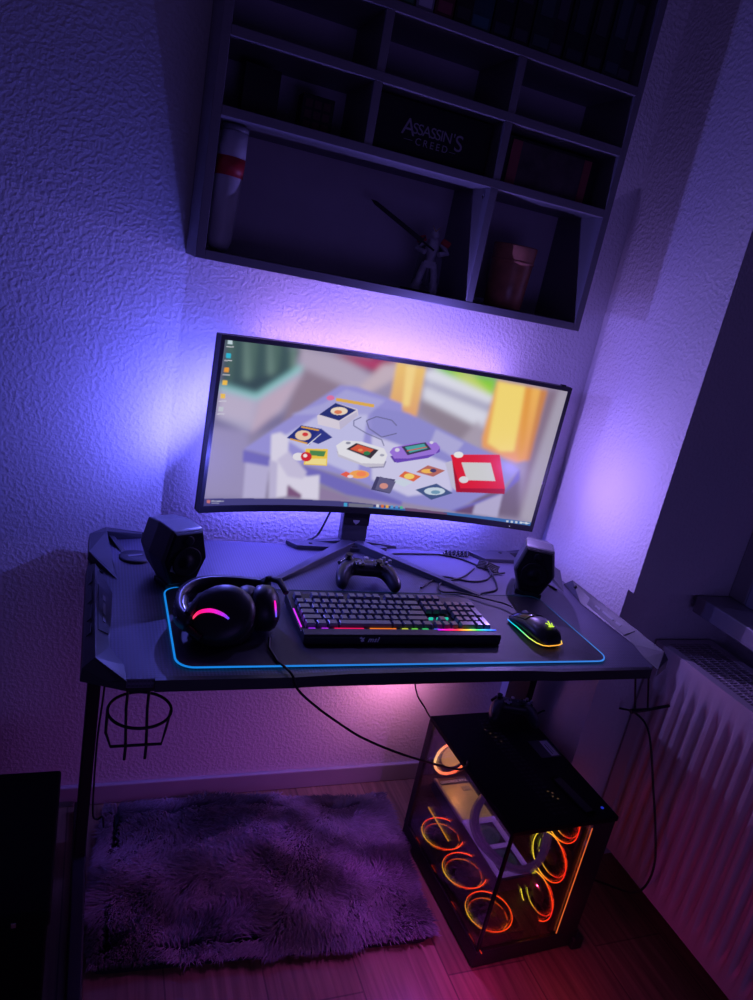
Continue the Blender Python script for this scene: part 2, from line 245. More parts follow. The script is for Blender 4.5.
def wall_material():
    m = bpy.data.materials.new('woodchip_wallpaper'); m.use_nodes = True
    nt = m.node_tree; N = nt.nodes; K = nt.links; b = N['Principled BSDF']
    b.inputs['Roughness'].default_value = .85; b.inputs['Specular IOR Level'].default_value = .2
    tc = N.new('ShaderNodeTexCoord')
    n0 = N.new('ShaderNodeTexNoise'); n0.inputs['Scale'].default_value = 2.5
    K.new(tc.outputs['Object'], n0.inputs['Vector'])
    mx = N.new('ShaderNodeMix'); mx.data_type = 'RGBA'
    mx.inputs['A'].default_value = (.66, .64, .70, 1); mx.inputs['B'].default_value = (.76, .74, .78, 1)
    K.new(n0.outputs['Fac'], mx.inputs['Factor']); K.new(mx.outputs['Result'], b.inputs['Base Color'])
    n1 = N.new('ShaderNodeTexNoise'); n1.inputs['Scale'].default_value = 120; n1.inputs['Detail'].default_value = 2; n1.inputs['Roughness'].default_value = .45
    K.new(tc.outputs['Object'], n1.inputs['Vector'])
    mr = N.new('ShaderNodeMapRange'); mr.inputs['From Min'].default_value = .40; mr.inputs['From Max'].default_value = .68
    K.new(n1.outputs['Fac'], mr.inputs['Value'])
    n2 = N.new('ShaderNodeTexNoise'); n2.inputs['Scale'].default_value = 320; n2.inputs['Detail'].default_value = 2
    K.new(tc.outputs['Object'], n2.inputs['Vector'])
    ad = N.new('ShaderNodeMath'); ad.operation = 'MULTIPLY_ADD'; ad.inputs[1].default_value = .22
    K.new(n2.outputs['Fac'], ad.inputs[0]); K.new(mr.outputs['Result'], ad.inputs[2])
    bp = N.new('ShaderNodeBump'); bp.inputs['Strength'].default_value = 1; bp.inputs['Distance'].default_value = .0008
    K.new(ad.outputs[0], bp.inputs['Height']); K.new(bp.outputs['Normal'], b.inputs['Normal'])
    return m
M['wall'] = wall_material()

def floor_material():
    m = bpy.data.materials.new('laminate_planks'); m.use_nodes = True
    nt = m.node_tree; N = nt.nodes; K = nt.links; b = N['Principled BSDF']
    b.inputs['Roughness'].default_value = .33
    tc = N.new('ShaderNodeTexCoord'); mp = N.new('ShaderNodeMapping'); mp.inputs['Rotation'].default_value = (0, 0, pi/2)
    K.new(tc.outputs['Object'], mp.inputs['Vector'])
    br = N.new('ShaderNodeTexBrick'); br.inputs['Scale'].default_value = 1
    br.inputs['Brick Width'].default_value = 1.2; br.inputs['Row Height'].default_value = .19; br.inputs['Mortar Size'].default_value = .0018
    br.inputs['Color1'].default_value = (.36, .22, .14, 1); br.inputs['Color2'].default_value = (.27, .16, .10, 1); br.inputs['Mortar'].default_value = (.16, .10, .065, 1)
    K.new(mp.outputs['Vector'], br.inputs['Vector'])
    m2 = N.new('ShaderNodeMapping'); m2.inputs['Scale'].default_value = (70, 3.5, 1)
    K.new(tc.outputs['Object'], m2.inputs['Vector'])
    no = N.new('ShaderNodeTexNoise'); no.inputs['Scale'].default_value = 1; no.inputs['Detail'].default_value = 6; no.inputs['Distortion'].default_value = .6
    K.new(m2.outputs['Vector'], no.inputs['Vector'])
    mr = N.new('ShaderNodeMapRange'); mr.inputs['From Min'].default_value = .3; mr.inputs['From Max'].default_value = .7; mr.inputs['To Min'].default_value = .55; mr.inputs['To Max'].default_value = 1.15
    K.new(no.outputs['Fac'], mr.inputs['Value'])
    mx = N.new('ShaderNodeMix'); mx.data_type = 'RGBA'; mx.blend_type = 'MULTIPLY'; mx.inputs['Factor'].default_value = 1
    K.new(br.outputs['Color'], mx.inputs['A']); K.new(mr.outputs['Result'], mx.inputs['B'])
    K.new(mx.outputs['Result'], b.inputs['Base Color'])
    bp = N.new('ShaderNodeBump'); bp.inputs['Distance'].default_value = .0006
    K.new(no.outputs['Fac'], bp.inputs['Height']); K.new(bp.outputs['Normal'], b.inputs['Normal'])
    return m
M['floor'] = floor_material()

def carbon_material():
    m = mat('carbon_weave_desktop', (.055, .055, .072), .45)
    nt = m.node_tree; N = nt.nodes; K = nt.links; b = N['Principled BSDF']
    tc = N.new('ShaderNodeTexCoord'); mp = N.new('ShaderNodeMapping'); mp.inputs['Rotation'].default_value = (0, 0, pi/4)
    K.new(tc.outputs['Object'], mp.inputs['Vector'])
    ch = N.new('ShaderNodeTexChecker'); ch.inputs['Scale'].default_value = 260
    ch.inputs['Color1'].default_value = (.14, .135, .20, 1); ch.inputs['Color2'].default_value = (.065, .062, .095, 1)
    K.new(mp.outputs['Vector'], ch.inputs['Vector']); K.new(ch.outputs['Color'], b.inputs['Base Color'])
    mr = N.new('ShaderNodeMapRange'); mr.inputs['To Min'].default_value = .36; mr.inputs['To Max'].default_value = .55
    K.new(ch.outputs['Fac'], mr.inputs['Value']); K.new(mr.outputs['Result'], b.inputs['Roughness'])
    return m
M['carbon'] = carbon_material()

def pad_material():
    m = mat('printed_mouse_pad', (.014, .013, .020), .55, bump=.0003, bscale=1200)
    nt = m.node_tree; N = nt.nodes; K = nt.links; b = N['Principled BSDF']
    tc = N.new('ShaderNodeTexCoord'); v = N.new('ShaderNodeTexVoronoi'); v.inputs['Scale'].default_value = 14; v.feature = 'F1'
    K.new(tc.outputs['Object'], v.inputs['Vector'])
    cr = N.new('ShaderNodeValToRGB')
    cr.color_ramp.elements[0].position = .2; cr.color_ramp.elements[0].color = (.012, .012, .020, 1)
    cr.color_ramp.elements[1].position = .9; cr.color_ramp.elements[1].color = (.026, .023, .036, 1)
    K.new(v.outputs['Color'], cr.inputs['Fac']); K.new(cr.outputs['Color'], b.inputs['Base Color'])
    return m
M['pad'] = pad_material()

def glass_material(name, tint=(.75, .75, .78), refl=.9):
    m = bpy.data.materials.new(name); m.use_nodes = True
    nt = m.node_tree; N = nt.nodes; K = nt.links; N.remove(N['Principled BSDF'])
    tr = N.new('ShaderNodeBsdfTransparent'); tr.inputs['Color'].default_value = (*tint, 1)
    gl = N.new('ShaderNodeBsdfGlossy'); gl.inputs['Roughness'].default_value = .03
    fr = N.new('ShaderNodeFresnel'); fr.inputs['IOR'].default_value = 1.45
    no = N.new('ShaderNodeTexNoise'); no.inputs['Scale'].default_value = 3
    ml = N.new('ShaderNodeMath'); ml.operation = 'MULTIPLY'; ml.inputs[1].default_value = refl
    K.new(fr.outputs['Fac'], ml.inputs[0])
    mx = N.new('ShaderNodeMixShader'); K.new(ml.outputs[0], mx.inputs['Fac']); K.new(tr.outputs[0], mx.inputs[1]); K.new(gl.outputs[0], mx.inputs[2])
    K.new(mx.outputs[0], N['Material Output'].inputs['Surface'])
    return m
M['glass'] = glass_material('tinted_case_glass', (.90, .89, .90), .55)
M['winglass'] = glass_material('window_glass', (.5, .5, .6))

def attr_material(name, attr, es, rough=.3, lit=False):
    m = bpy.data.materials.new(name); m.use_nodes = True
    nt = m.node_tree; N = nt.nodes; K = nt.links; b = N['Principled BSDF']
    a = N.new('ShaderNodeAttribute'); a.attribute_name = attr
    b.inputs['Base Color'].default_value = (.01, .01, .01, 1); b.inputs['Roughness'].default_value = rough; b.inputs['Specular IOR Level'].default_value = .05
    K.new(a.outputs['Color'], b.inputs['Emission Color']); b.inputs['Emission Strength'].default_value = es
    return m
M['screen'] = attr_material('lit_screen_picture', 'picture', .85, .4)
M['ledgrad'] = attr_material('rgb_light_guide', 'picture', 1.6, .4)
M['fanled'] = attr_material('fan_ring_light', 'picture', 3.2, .4)

def fur_material():
    m = bpy.data.materials.new('shaggy_pile'); m.use_nodes = True
    nt = m.node_tree; N = nt.nodes; K = nt.links; b = N['Principled BSDF']
    a = N.new('ShaderNodeAttribute'); a.attribute_name = 'picture'
    K.new(a.outputs['Color'], b.inputs['Base Color']); b.inputs['Roughness'].default_value = .55
    b.inputs['Sheen Weight'].default_value = .3
    return m
M['fur'] = fur_material()

# ------------------------------------------------------------------ mesh helper
class MB:
    def __init__(s): s.v = []; s.f = []; s.sm = []
    def add(s, vs, fs, smooth=False, mx=None):
        o = len(s.v)
        s.v += [tuple(mx @ Vector(p)) if mx is not None else tuple(p) for p in vs]
        s.f += [tuple(o+i for i in f) for f in fs]; s.sm += [smooth]*len(fs)
        return s
    def box(s, a, b, mx=None):
        x0, y0, z0 = a; x1, y1, z1 = b
        return s.add([(x0,y0,z0),(x1,y0,z0),(x1,y1,z0),(x0,y1,z0),(x0,y0,z1),(x1,y0,z1),(x1,y1,z1),(x0,y1,z1)],
                     [(0,3,2,1),(4,5,6,7),(0,1,5,4),(1,2,6,5),(2,3,7,6),(3,0,4,7)], False, mx)
    def hexa(s, pts):       # 8 corners, bottom ring then top ring
        return s.add(pts, [(0,3,2,1),(4,5,6,7),(0,1,5,4),(1,2,6,5),(2,3,7,6),(3,0,4,7)])
    def prism(s, poly, z0, z1, mx=None, smooth=False, top_scale=1., n_off=(0, 0)):
        n = len(poly); cx = sum(p[0] for p in poly)/n; cy = sum(p[1] for p in poly)/n
        vs = [(x, y, z0) for x, y in poly] + [(cx+(x-cx)*top_scale+n_off[0], cy+(y-cy)*top_scale+n_off[1], z1) for x, y in poly]
        o = len(s.v)
        s.add(vs, [tuple(range(n-1, -1, -1)), tuple(range(n, 2*n))], False, mx)
        s.f += [tuple(o+k for k in (i, (i+1) % n, n+(i+1) % n, n+i)) for i in range(n)]; s.sm += [smooth]*n
        return s
    def tube(s, path, r, n=8, closed=False, mx=None, smooth=True):
        P = [Vector(p) for p in path]; m = len(P)
        rr = r if isinstance(r, (list, tuple)) else [r]*m
        up = None; rings = []
        for i, p in enumerate(P):
            a = P[i-1] if (i > 0 or closed) else p; b = P[(i+1) % m] if (i < m-1 or closed) else p
            t = (b-a).normalized() if (b-a).length > 1e-9 else Vector((0, 0, 1))
            if up is None:
                up = Vector((0, 0, 1)) if abs(t.z) < .9 else Vector((1, 0, 0))
            u = (up - t*up.dot(t))
            u = u.normalized() if u.length > 1e-6 else t.orthogonal().normalized()
            up = u; w = t.cross(u)
            rings.append([p + (u*cos(2*pi*k/n) + w*sin(2*pi*k/n))*rr[i] for k in range(n)])
        vs = [q for R in rings for q in R]; fs = []
        for i in range(m if closed else m-1):
            j = (i+1) % m
            for k in range(n):
                fs.append((i*n+k, i*n+(k+1) % n, j*n+(k+1) % n, j*n+k))
        s.add(vs, fs, smooth, mx)
        if not closed: s.add(rings[0], [tuple(range(n-1, -1, -1))], False, mx); s.add(rings[-1], [tuple(range(n))], False, mx)
        return s
    def lathe(s, prof, n=32, mx=None, smooth=True, sx=1., sy=1.):
        vs = []; fs = []; m = len(prof)
        for r, z in prof:
            vs += [(r*cos(2*pi*k/n)*sx, r*sin(2*pi*k/n)*sy, z) for k in range(n)]
        for i in range(m-1):
            for k in range(n):
                fs.append((i*n+k, i*n+(k+1) % n, (i+1)*n+(k+1) % n, (i+1)*n+k))
        if prof[0][0] > 1e-6: fs.append(tuple(range(n-1, -1, -1)))
        if prof[-1][0] > 1e-6: fs.append(tuple(range((m-1)*n, m*n)))
        return s.add(vs, fs, smooth, mx)
    def ring(s, R, r, mx=None, n=40, k=8):
        return s.tube([(R*cos(2*pi*i/n), R*sin(2*pi*i/n), 0) for i in range(n)], r, k, True, mx)
    def ball(s, c, r, n=14, sc=(1, 1, 1), mx=None):
        T = Matrix.Translation(c) @ Matrix.Diagonal((*sc, 1))
        if mx is not None: T = mx @ T
        return s.lathe([(max(1e-7, r*sin(pi*i/n)), -r*cos(pi*i/n)) for i in range(n+1)], n*2, T)
    def build(s, name, m, parent=None, bevel=0., seg=2, loc=None, rot=None, weld=False, sub=0):
        me = bpy.data.meshes.new(name); me.from_pydata(s.v, [], s.f); me.update()
        me.polygons.foreach_set('use_smooth', s.sm)
        bm = bmesh.new(); bm.from_mesh(me)
        if weld: bmesh.ops.remove_doubles(bm, verts=bm.verts, dist=1e-5)
        bmesh.ops.recalc_face_normals(bm, faces=bm.faces)
        if bevel:
            ed = [e for e in bm.edges if len(e.link_faces) == 2 and e.calc_face_angle(0) > .6]
            bmesh.ops.bevel(bm, geom=ed, offset=bevel, segments=seg, profile=.5, affect='EDGES', clamp_overlap=True)
        bm.to_mesh(me); bm.free()
        o = bpy.data.objects.new(name, me); COL.objects.link(o); me.materials.append(m)
        if parent: o.parent = parent
        if loc: o.location = loc
        if rot: o.rotation_euler = rot
        if sub:
            md = o.modifiers.new('smooth', 'SUBSURF'); md.levels = sub; md.render_levels = sub
        return o

def tag(o, label=None, cat=None, group=None, kind=None):
    for k, v in (('label', label), ('category', cat), ('group', group), ('kind', kind)):
        if v: o[k] = v
    return o
def thing(name, label, cat, loc=(0, 0, 0), rot=(0, 0, 0), group=None):
    o = bpy.data.objects.new(name, None); COL.objects.link(o); o.empty_display_size = .05
    o.location = loc; o.rotation_euler = rot
    return tag(o, label, cat, group)
def struct(o): o['kind'] = 'structure'; return o
def copy_tree(o, parent=None):
    c = o.copy(); COL.objects.link(c); c.parent = parent
    for ch in list(o.children): copy_tree(ch, c)
    return c
def TR(x, y, z, e=(0, 0, 0)): return Matrix.Translation((x, y, z)) @ Euler(e).to_matrix().to_4x4()
def facing(c, nrm, upv=(0, 0, 1)):   # matrix whose local z is nrm and local y leans to upv
    z = Vector(nrm).normalized(); u = Vector(upv); y = (u-z*u.dot(z)).normalized(); x = y.cross(z)
    m = Matrix((x, y, z)).transposed().to_4x4(); m.translation = c; return m
def spline(pts, n=8):
    P = [Vector(p) for p in pts]; out = []
    P = [P[0]*2-P[1]] + P + [P[-1]*2-P[-2]]
    for i in range(1, len(P)-2):
        for k in range(n):
            t = k/n; a, b, c, d = P[i-1:i+3]
            out.append(.5*((2*b)+(c-a)*t+(2*a-5*b+4*c-d)*t*t+(3*b-a-3*c+d)*t**3))
    out.append(P[-2]); return out
def cable(name, label, pts, r=.0022, m='rubber', parent=None, n=8, cat='cable', group=None):
    o = MB().tube(spline(pts, n), r, 8).build(name, M[m], parent)
    if label: tag(o, label, cat, group)
    return o
def text(body, size, m, parent, mx, name='lettering', depth=.0003, space=1., align='CENTER', shear=0., offset=0.):
    cu = bpy.data.curves.new(name, 'FONT'); cu.body = body; cu.size = size; cu.extrude = depth; cu.align_x = align
    cu.space_character = space; cu.shear = shear; cu.offset = offset
    cu.materials.append(m); o = bpy.data.objects.new(name, cu); COL.objects.link(o)
    bpy.context.view_layer.update(); me = bpy.data.meshes.new_from_object(o.evaluated_get(bpy.context.evaluated_depsgraph_get()))
    bpy.data.objects.remove(o); me.name = name; me.materials.clear(); me.materials.append(m)
    o = bpy.data.objects.new(name, me); COL.objects.link(o); o.parent = parent; o.matrix_local = mx
    return o
def color_attr(o, cols):
    a = o.data.color_attributes.new('picture', 'FLOAT_COLOR', 'POINT')
    c = np.ones((len(o.data.vertices), 4), np.float32); c[:, :3] = cols; a.data.foreach_set('color', c.ravel())
def gradient(cols, t):
    t = max(0, min(.9999, t))*(len(cols)-1); i = int(t); f = t-i
    a, b = s2l(cols[i]), s2l(cols[i+1]); return [a[k]*(1-f)+b[k]*f for k in range(3)]

# ------------------------------------------------------------------ room
H = .74
XR, YO, YN = 1.1433, -.3747, -.3553
ZS = .787
struct(MB().box((-2.2, 0, 0), (XR+.5, .15, 2.6)).build('wall_back', M['wall']))
struct(MB().box((XR, YO, ZS), (XR+.42, 0, 2.6)).box((XR, YN, 0), (XR+.42, 0, ZS)).build('wall_right', M['wall']))
struct(MB().box((1.50, -2.6, 0), (1.60, YN, ZS-.042)).build('wall_niche', M['wall']))
struct(MB().box((-2.2, -2.6, -.1), (1.6, .15, 0)).build('floor', M['floor']))
struct(MB().box((-2.2, -.012, 0), (XR, 0, .056)).build('baseboard_back', M['paint'], bevel=.003))
struct(MB().box((XR-.012, YN, 0), (XR, -.012, .056)).build('baseboard_right', M['paint'], bevel=.003))
w = bpy.data.objects.new('window_1', None); COL.objects.link(w); w['kind'] = 'structure'
MB().box((1.43, YO-.05, ZS), (1.50, YO, 2.2)).box((1.43, -2.5, ZS), (1.50, YO-.05, ZS+.06)).box((1.43, -2.5, 2.14), (1.50, YO-.05, 2.2)).build('window_frame', M['paint'], w, bevel=.004)
MB().box((1.44, YO-.11, ZS+.06), (1.485, YO-.05, 2.14)).box((1.44, -2.5, ZS+.06), (1.485, YO-.11, ZS+.12)).build('sash_frame', M['paint'], w, bevel=.004)
MB().box((1.462, -2.5, ZS+.12), (1.468, YO-.11, 2.14)).build('window_pane', M['winglass'], w)
MB().box((1.3317, -2.5, ZS-.042), (1.55, YO-.001, ZS)).build('window_sill', M['sill'], w, bevel=.003)

# ------------------------------------------------------------------ radiator
def make_radiator():
    t = thing('radiator', 'white ribbed panel radiator under the window sill', 'radiator', (1.272, -.362, 0))
    y1, z0, z1 = -1.45, .10, .656
    Y = np.arange(0, -y1+.0001-.0, .0033)[:]; vs = []; fs = []
    zs = [z0, z0+.03, z0+.045, z0+.06, z0+.075] + list(np.linspace(z0+.1, z1-.11, 6)) + [z1-.085, z1-.07, z1-.055, z1-.04, z1]
    for y in Y:
        ph = (y % .034)/.034
        rib = max(0, min(1, (abs(ph-.5)-.20)/.09)) if .03 < y < 1.42 else 0   # 0 in groove, 1 on rib
        for z in zs:
            e = max(0, min(1, (z-z0-.03)/.045))*max(0, min(1, (z1-.04-z)/.045))
            vs.append((.012*(1-rib)*e if .03 < y < 1.42 else 0, -y, z))
    n = len(zs)
    for i in range(len(Y)-1):
        for j in range(n-1): fs.append((i*n+j, (i+1)*n+j, (i+1)*n+j+1, i*n+j+1))
    MB().add(vs, fs, True).build('front_panel', M['radiator'], t)
    MB().box((.15, y1, z0), (.163, 0, z1-.02)).build('rear_panel', M['radiator'], t)
    MB().box((0, -.003, z0+.01), (.165, 0, z1+.002)).build('side_cover', M['radiator'], t, bevel=.001)
    g = MB().box((-.001, y1, z1-.006), (.022, 0, z1+.004)).box((.148, y1, z1-.006), (.17, 0, z1+.004)).box((.022, -.016, z1-.003), (.148, 0, z1+.004))
    y = -.02
    while y > y1:
        g.box((.02, y-.0035, z1-.006), (.15, y, z1+.002)); y -= .0098
    for x in (.045, .072, .098, .124): g.box((x-.002, y1, z1-.006), (x+.002, 0, z1+.0025))
    g.build('top_grille', M['radiator'], t)
    MB().box((.04, y1, z0+.05), (.13, -.02, z1-.06)).build('convector_core', M['dark'], t)
make_radiator()

# ------------------------------------------------------------------ wall shelf
SX0, SX1, SY, SZ0 = .1326, .9579, -.1727, 1.3176
B = .016
def make_shelf():
    t = thing('wall_shelf', 'grey cubby shelf unit hung on the wall above the monitor', 'shelf', (SX0, 0, SZ0))
    W = SX1-SX0; D = SY
    topz = 2.12-SZ0
    for x in (0, W-B): MB().box((x, D, 0), (x+B, -.001, topz)).build('side_panel', M['shelf'], t, bevel=.0008)
    zs = [0, 1.5514-SZ0, 1.6706-SZ0, 1.7825-SZ0, 2.104-SZ0]
    for z in zs: MB().box((B, D, z), (W-B, -.004, z+B)).build('shelf_board', M['shelf'], t, bevel=.0008)
    c1, c2 = .4026-SX0, .672-SX0
    for (x, a, b) in ((c2, 0, 1), (c1, 1, 2), (c2, 1, 2), (c1, 2, 3), (c2, 2, 3)):
        MB().box((x, D+.0005, zs[a]+B), (x+B, -.004, zs[b])).build('divider', M['shelf'], t, bevel=.0006)
    MB().box((B, -.004, B), (W-B, -.001, topz)).build('back_panel', M['shelfback'], t)
    s = MB().lathe([(.004, 0), (.004, .0015), (.0028, .0025), (1e-6, .0025)], 14, TR(c2, -.15, 1.535-SZ0, (0, -pi/2, 0))).build('shelf_pin', M['chrome'], t)
make_shelf()

# things on the shelf
t = thing('poster_tube', 'white upright tube with a red label band at left end of shelf', 'tube', (.177, -.115, SZ0+B+.0005), (radians(-1), radians(2), 0))
MB().lathe([(1e-6, 0), (.012, .001), (.019, .008), (.0225, .022), (.0245, .08), (.0245, .17), (.023, .204), (1e-6, .204)], 32).build('tube_body', M['white'], t)
MB().lathe([(.0252, .130), (.0252, .162)], 32).build('label_band', M['red'], t)
MB().lathe([(.0235, .205), (.0235, .213), (.018, .216), (1e-6, .216)], 24).build('cap', M['greyp'], t)

def figure():
    t = thing('action_figure', 'small grey armoured figurine with a long dark sword on bottom shelf', 'figurine', (.607, -.10, SZ0+B), (0, 0, radians(-20))); t.scale = (1.2, 1.2, 1.12)
    b = MB()
    for s in (-1, 1):
        b.tube([(s*.007, 0, .052), (s*.012, -.003, .030), (s*.015, 0, .006)], [.0058, .0062, .005], 8)
        b.tube([(s*.013, 0, .020), (s*.016, 0, .004)], [.0075, .0085], 6)
        b.box((s*.015-.006, -.016, 0), (s*.015+.006, .008, .007))
        b.tube([(s*.016, 0, .088), (s*.026, -.006, .074), (s*.012, -.016, .070)], [.005, .0045, .005], 8)
    b.tube([(0, 0, .050), (0, 0, .062), (0, 0, .078), (0, 0, .094)], [.010, .007, .012, .009], 8)
    b.prism([(-.010, -.010), (.010, -.010), (.007, .006), (-.007, .006)], .044, .056)
    b.build('figure_body', M['armour'], t)
    h = MB().ball((0, -.001, .103), .0075, 8).prism([(-.004, -.008), (.004, -.008), (0, .004)], .106, .113).build('head', M['armour'], t)
    MB().tube([(0, -.007, .108), (-.007, -.009, .117)], [.0014, .0004], 5).tube([(0, -.007, .108), (.007, -.009, .117)], [.0014, .0004], 5).build('crest', M['crest'], h)
    for s in (-1, 1):
        MB().box((-.008, -.008, -.005), (.008, .008, .006), TR(s*.021, 0, .091, (0, s*.4, 0))).build('shoulder_guard', M['red'], t, bevel=.002)
    for s in (-1, 1):
        MB().prism([(0, 0), (s*.020, .008), (s*.024, .010), (s*.006, .003)], .012, .086, top_scale=.6).build('cape_panel', M['greyp'], t)
    sw = MB().add([(-.0042, -.001, 0), (.0042, -.001, 0), (.0042, .001, 0), (-.0042, .001, 0), (-.0035, -.001, .098), (.0035, -.001, .098), (.0035, .001, .098), (-.0035, .001, .098), (0, 0, .108)],
                  [(0, 1, 5, 4), (1, 2, 6, 5), (2, 3, 7, 6), (3, 0, 4, 7), (4, 5, 8), (5, 6, 8), (6, 7, 8), (7, 4, 8), (0, 3, 2, 1)])
    sw.box((-.009, -.002, -.003), (.009, .002, 0)).tube([(0, 0, 0), (0, 0, -.028)], .0018, 6)
    sw.build('sword', M['black'], t, loc=(-.022, -.018, .088), rot=(0, radians(-62), 0))
    MB().prism([(.03*cos(a), .02*sin(a)) for a in [2*pi*i/8 for i in range(8)]], .0, .003).build('base_plate', M['gloss'], t, loc=(-.012, -.004, 0))
figure()

t = thing('ceramic_cup', 'copper-brown tumbler in the bottom right shelf compartment', 'cup', (.800, -.095, SZ0+B))
MB().lathe([(1e-6, 0), (.038, 0), (.041, .004), (.043, .05), (.0455, .10), (.0475, .128), (.0465, .131), (.0445, .128), (.042, .09), (.038, .012), (1e-6, .010)], 40).build('cup_body', M['copper'], t)
MB().lathe([(.0448, .094), (.0466, .0955), (.0472, .0985), (.0458, .1005)], 40).build('glaze_band', M['copper'], t)
tag(MB().prism([(-.016, -.012), (.014, -.014), (.016, .010), (-.010, .013)], 0, .012).build('small_box', M['greyp'], None, bevel=.002, loc=(.718, -.12, SZ0+B)), 'tiny grey box beside the copper-brown tumbler', 'box')

Z1 = 1.5514+B
t = thing('game_box', 'black box lettered ASSASSIN\'S CREED in the middle compartment', 'box', (.545, 0, Z1))
MB().box((-.122, -.135, 0), (.122, -.03, .098)).build('box_body', M['box'], t, bevel=.001)
fm = lambda x, z: TR(x, -.1356, z, (pi/2, 0, 0))
text('A', .041, M['print'], t, fm(-.050, .040)); text('SSASSIN', .0265, M['print'], t, fm(.0, .045), space=.88)
text("'", .0265, M['print'], t, fm(.0455, .045)); text('S', .041, M['print'], t, fm(.057, .035)); text('CREED', .0175, M['print'], t, fm(.002, .027), space=1.45)
MB().box((-.056, -.1358, .032), (-.038, -.1352, .0327)).build('rule_line', M['print'], t)
MB().box((.040, -.1358, .030), (.054, -.1352, .0307)).build('rule_line', M['print'], t)
t = thing('boxed_set', 'dark box with dull red side borders in the right compartment', 'box', (.829, 0, Z1))
MB().box((-.122, -.125, 0), (.102, -.03, .094)).build('box_body', M['box'], t, bevel=.001)
MB().box((-.108, -.1262, .006), (.082, -.1252, .088)).build('front_print', mat('dark_brown_print', (.10, .07, .08), .5, var=.9, vscale=30), t)
dr_ = mat('dull_red', (.38, .09, .10), .5)
MB().box((-.108, -.1272, .006), (-.086, -.1262, .088)).build('red_border', dr_, t)
MB().box((.066, -.1272, .006), (.084, -.1262, .088)).build('red_border', dr_, t)
t = thing('game_case', 'dark upright plastic case in the left compartment of second row', 'case', (.22, -.09, Z1))
MB().box((-.033, -.012, 0), (.033, .012, .088)).build('case_body', M['black'], t, bevel=.001, rot=(0, 0, .1))
t = thing('pattern_box', 'small dark box with red squares beside upright case', 'box', (.325, -.09, Z1))
MB().box((-.03, -.02, 0), (.03, .02, .065)).build('box_body', M['box'], t, bevel=.001)
m_ = MB()
for i in range(3):
    for k in range(3): m_.box((-.024+i*.017, -.0208, .008+k*.018), (-.011+i*.017, -.0202, .021+k*.018))
m_.build('red_pattern', mat('dull_red_print', (.09, .02, .03), .5), t)

# books of the top shelf row
Z3 = 1.7825+B
x = .405; i = 0
bcols = [((.30, .10, .03), 'orange-footed', 'orange'), ((.04, .14, .07), 'green', 'green'), ((.30, .30, .36), 'pale', 'pale'), ((.14, .02, .04), 'dark red', 'dark red'),
         ((.01, .01, .015), 'black', 'black'), ((.02, .08, .10), 'teal', 'teal'), ((.012, .014, .03), 'navy', 'navy'), ((.02, .018, .03), 'charcoal', 'charcoal'),
         ((.016, .03, .035), 'dark green', 'dark green'), ((.025, .02, .035), 'dark violet', 'dark violet'), ((.010, .014, .022), 'blue-black', 'blue-black'),
         ((.016, .016, .022), 'slate', 'slate'), ((.02, .03, .04), 'steel-blue', 'steel-blue'), ((.03, .03, .04), 'dark grey', 'dark grey')]
ordn = ['first', 'second', 'third', 'fourth', 'fifth', 'sixth', 'seventh', 'eighth', 'ninth', 'tenth', 'eleventh', 'twelfth', 'thirteenth', 'fourteenth']
widths = [.024, .030, .034, .036, .034, .044, .040, .036, .044, .034, .046, .040, .038, .036]
tot = sum(widths); sc = (.938-.405)/tot
for i, (c, nm, _) in enumerate(bcols):
    wd = widths[i]*sc; hh = .17+.05*((i*7) % 5)/5; d0 = -.155+.012*((i*3) % 4)/3
    o = thing('book', '%s book, %s from the left in the top shelf row' % (nm, ordn[i]), 'book', (x+wd/2, 0, Z3), (0, 0, 0), 'books in the top shelf row')
    bm_ = mat('book_cover_%s' % nm.replace(' ', '_'), c, .45, var=.5, vscale=40)
    e = wd/2-.0006
    MB().box((-e, d0, 0), (-e+.0022, -.02, hh)).box((e-.0022, d0, 0), (e, -.02, hh)).box((-e, d0-.001, 0), (e, d0+.002, hh)).build('cover', bm_, o, bevel=.0006)
    MB().box((-e+.0022, d0+.002, .003), (e-.0022, -.024, hh-.003)).build('pages', M['white'], o)
    MB().box((-e*.75, d0-.0018, .012), (e*.75, d0-.001, .030)).box((-e*.6, d0-.0018, hh*.35), (e*.6, d0-.001, hh*.8)).build('spine_print', mat('spine_print_%s' % nm.replace(' ', '_'), tuple(min(1, k*2.2+.015) for k in c), .4), o)
    x += wd

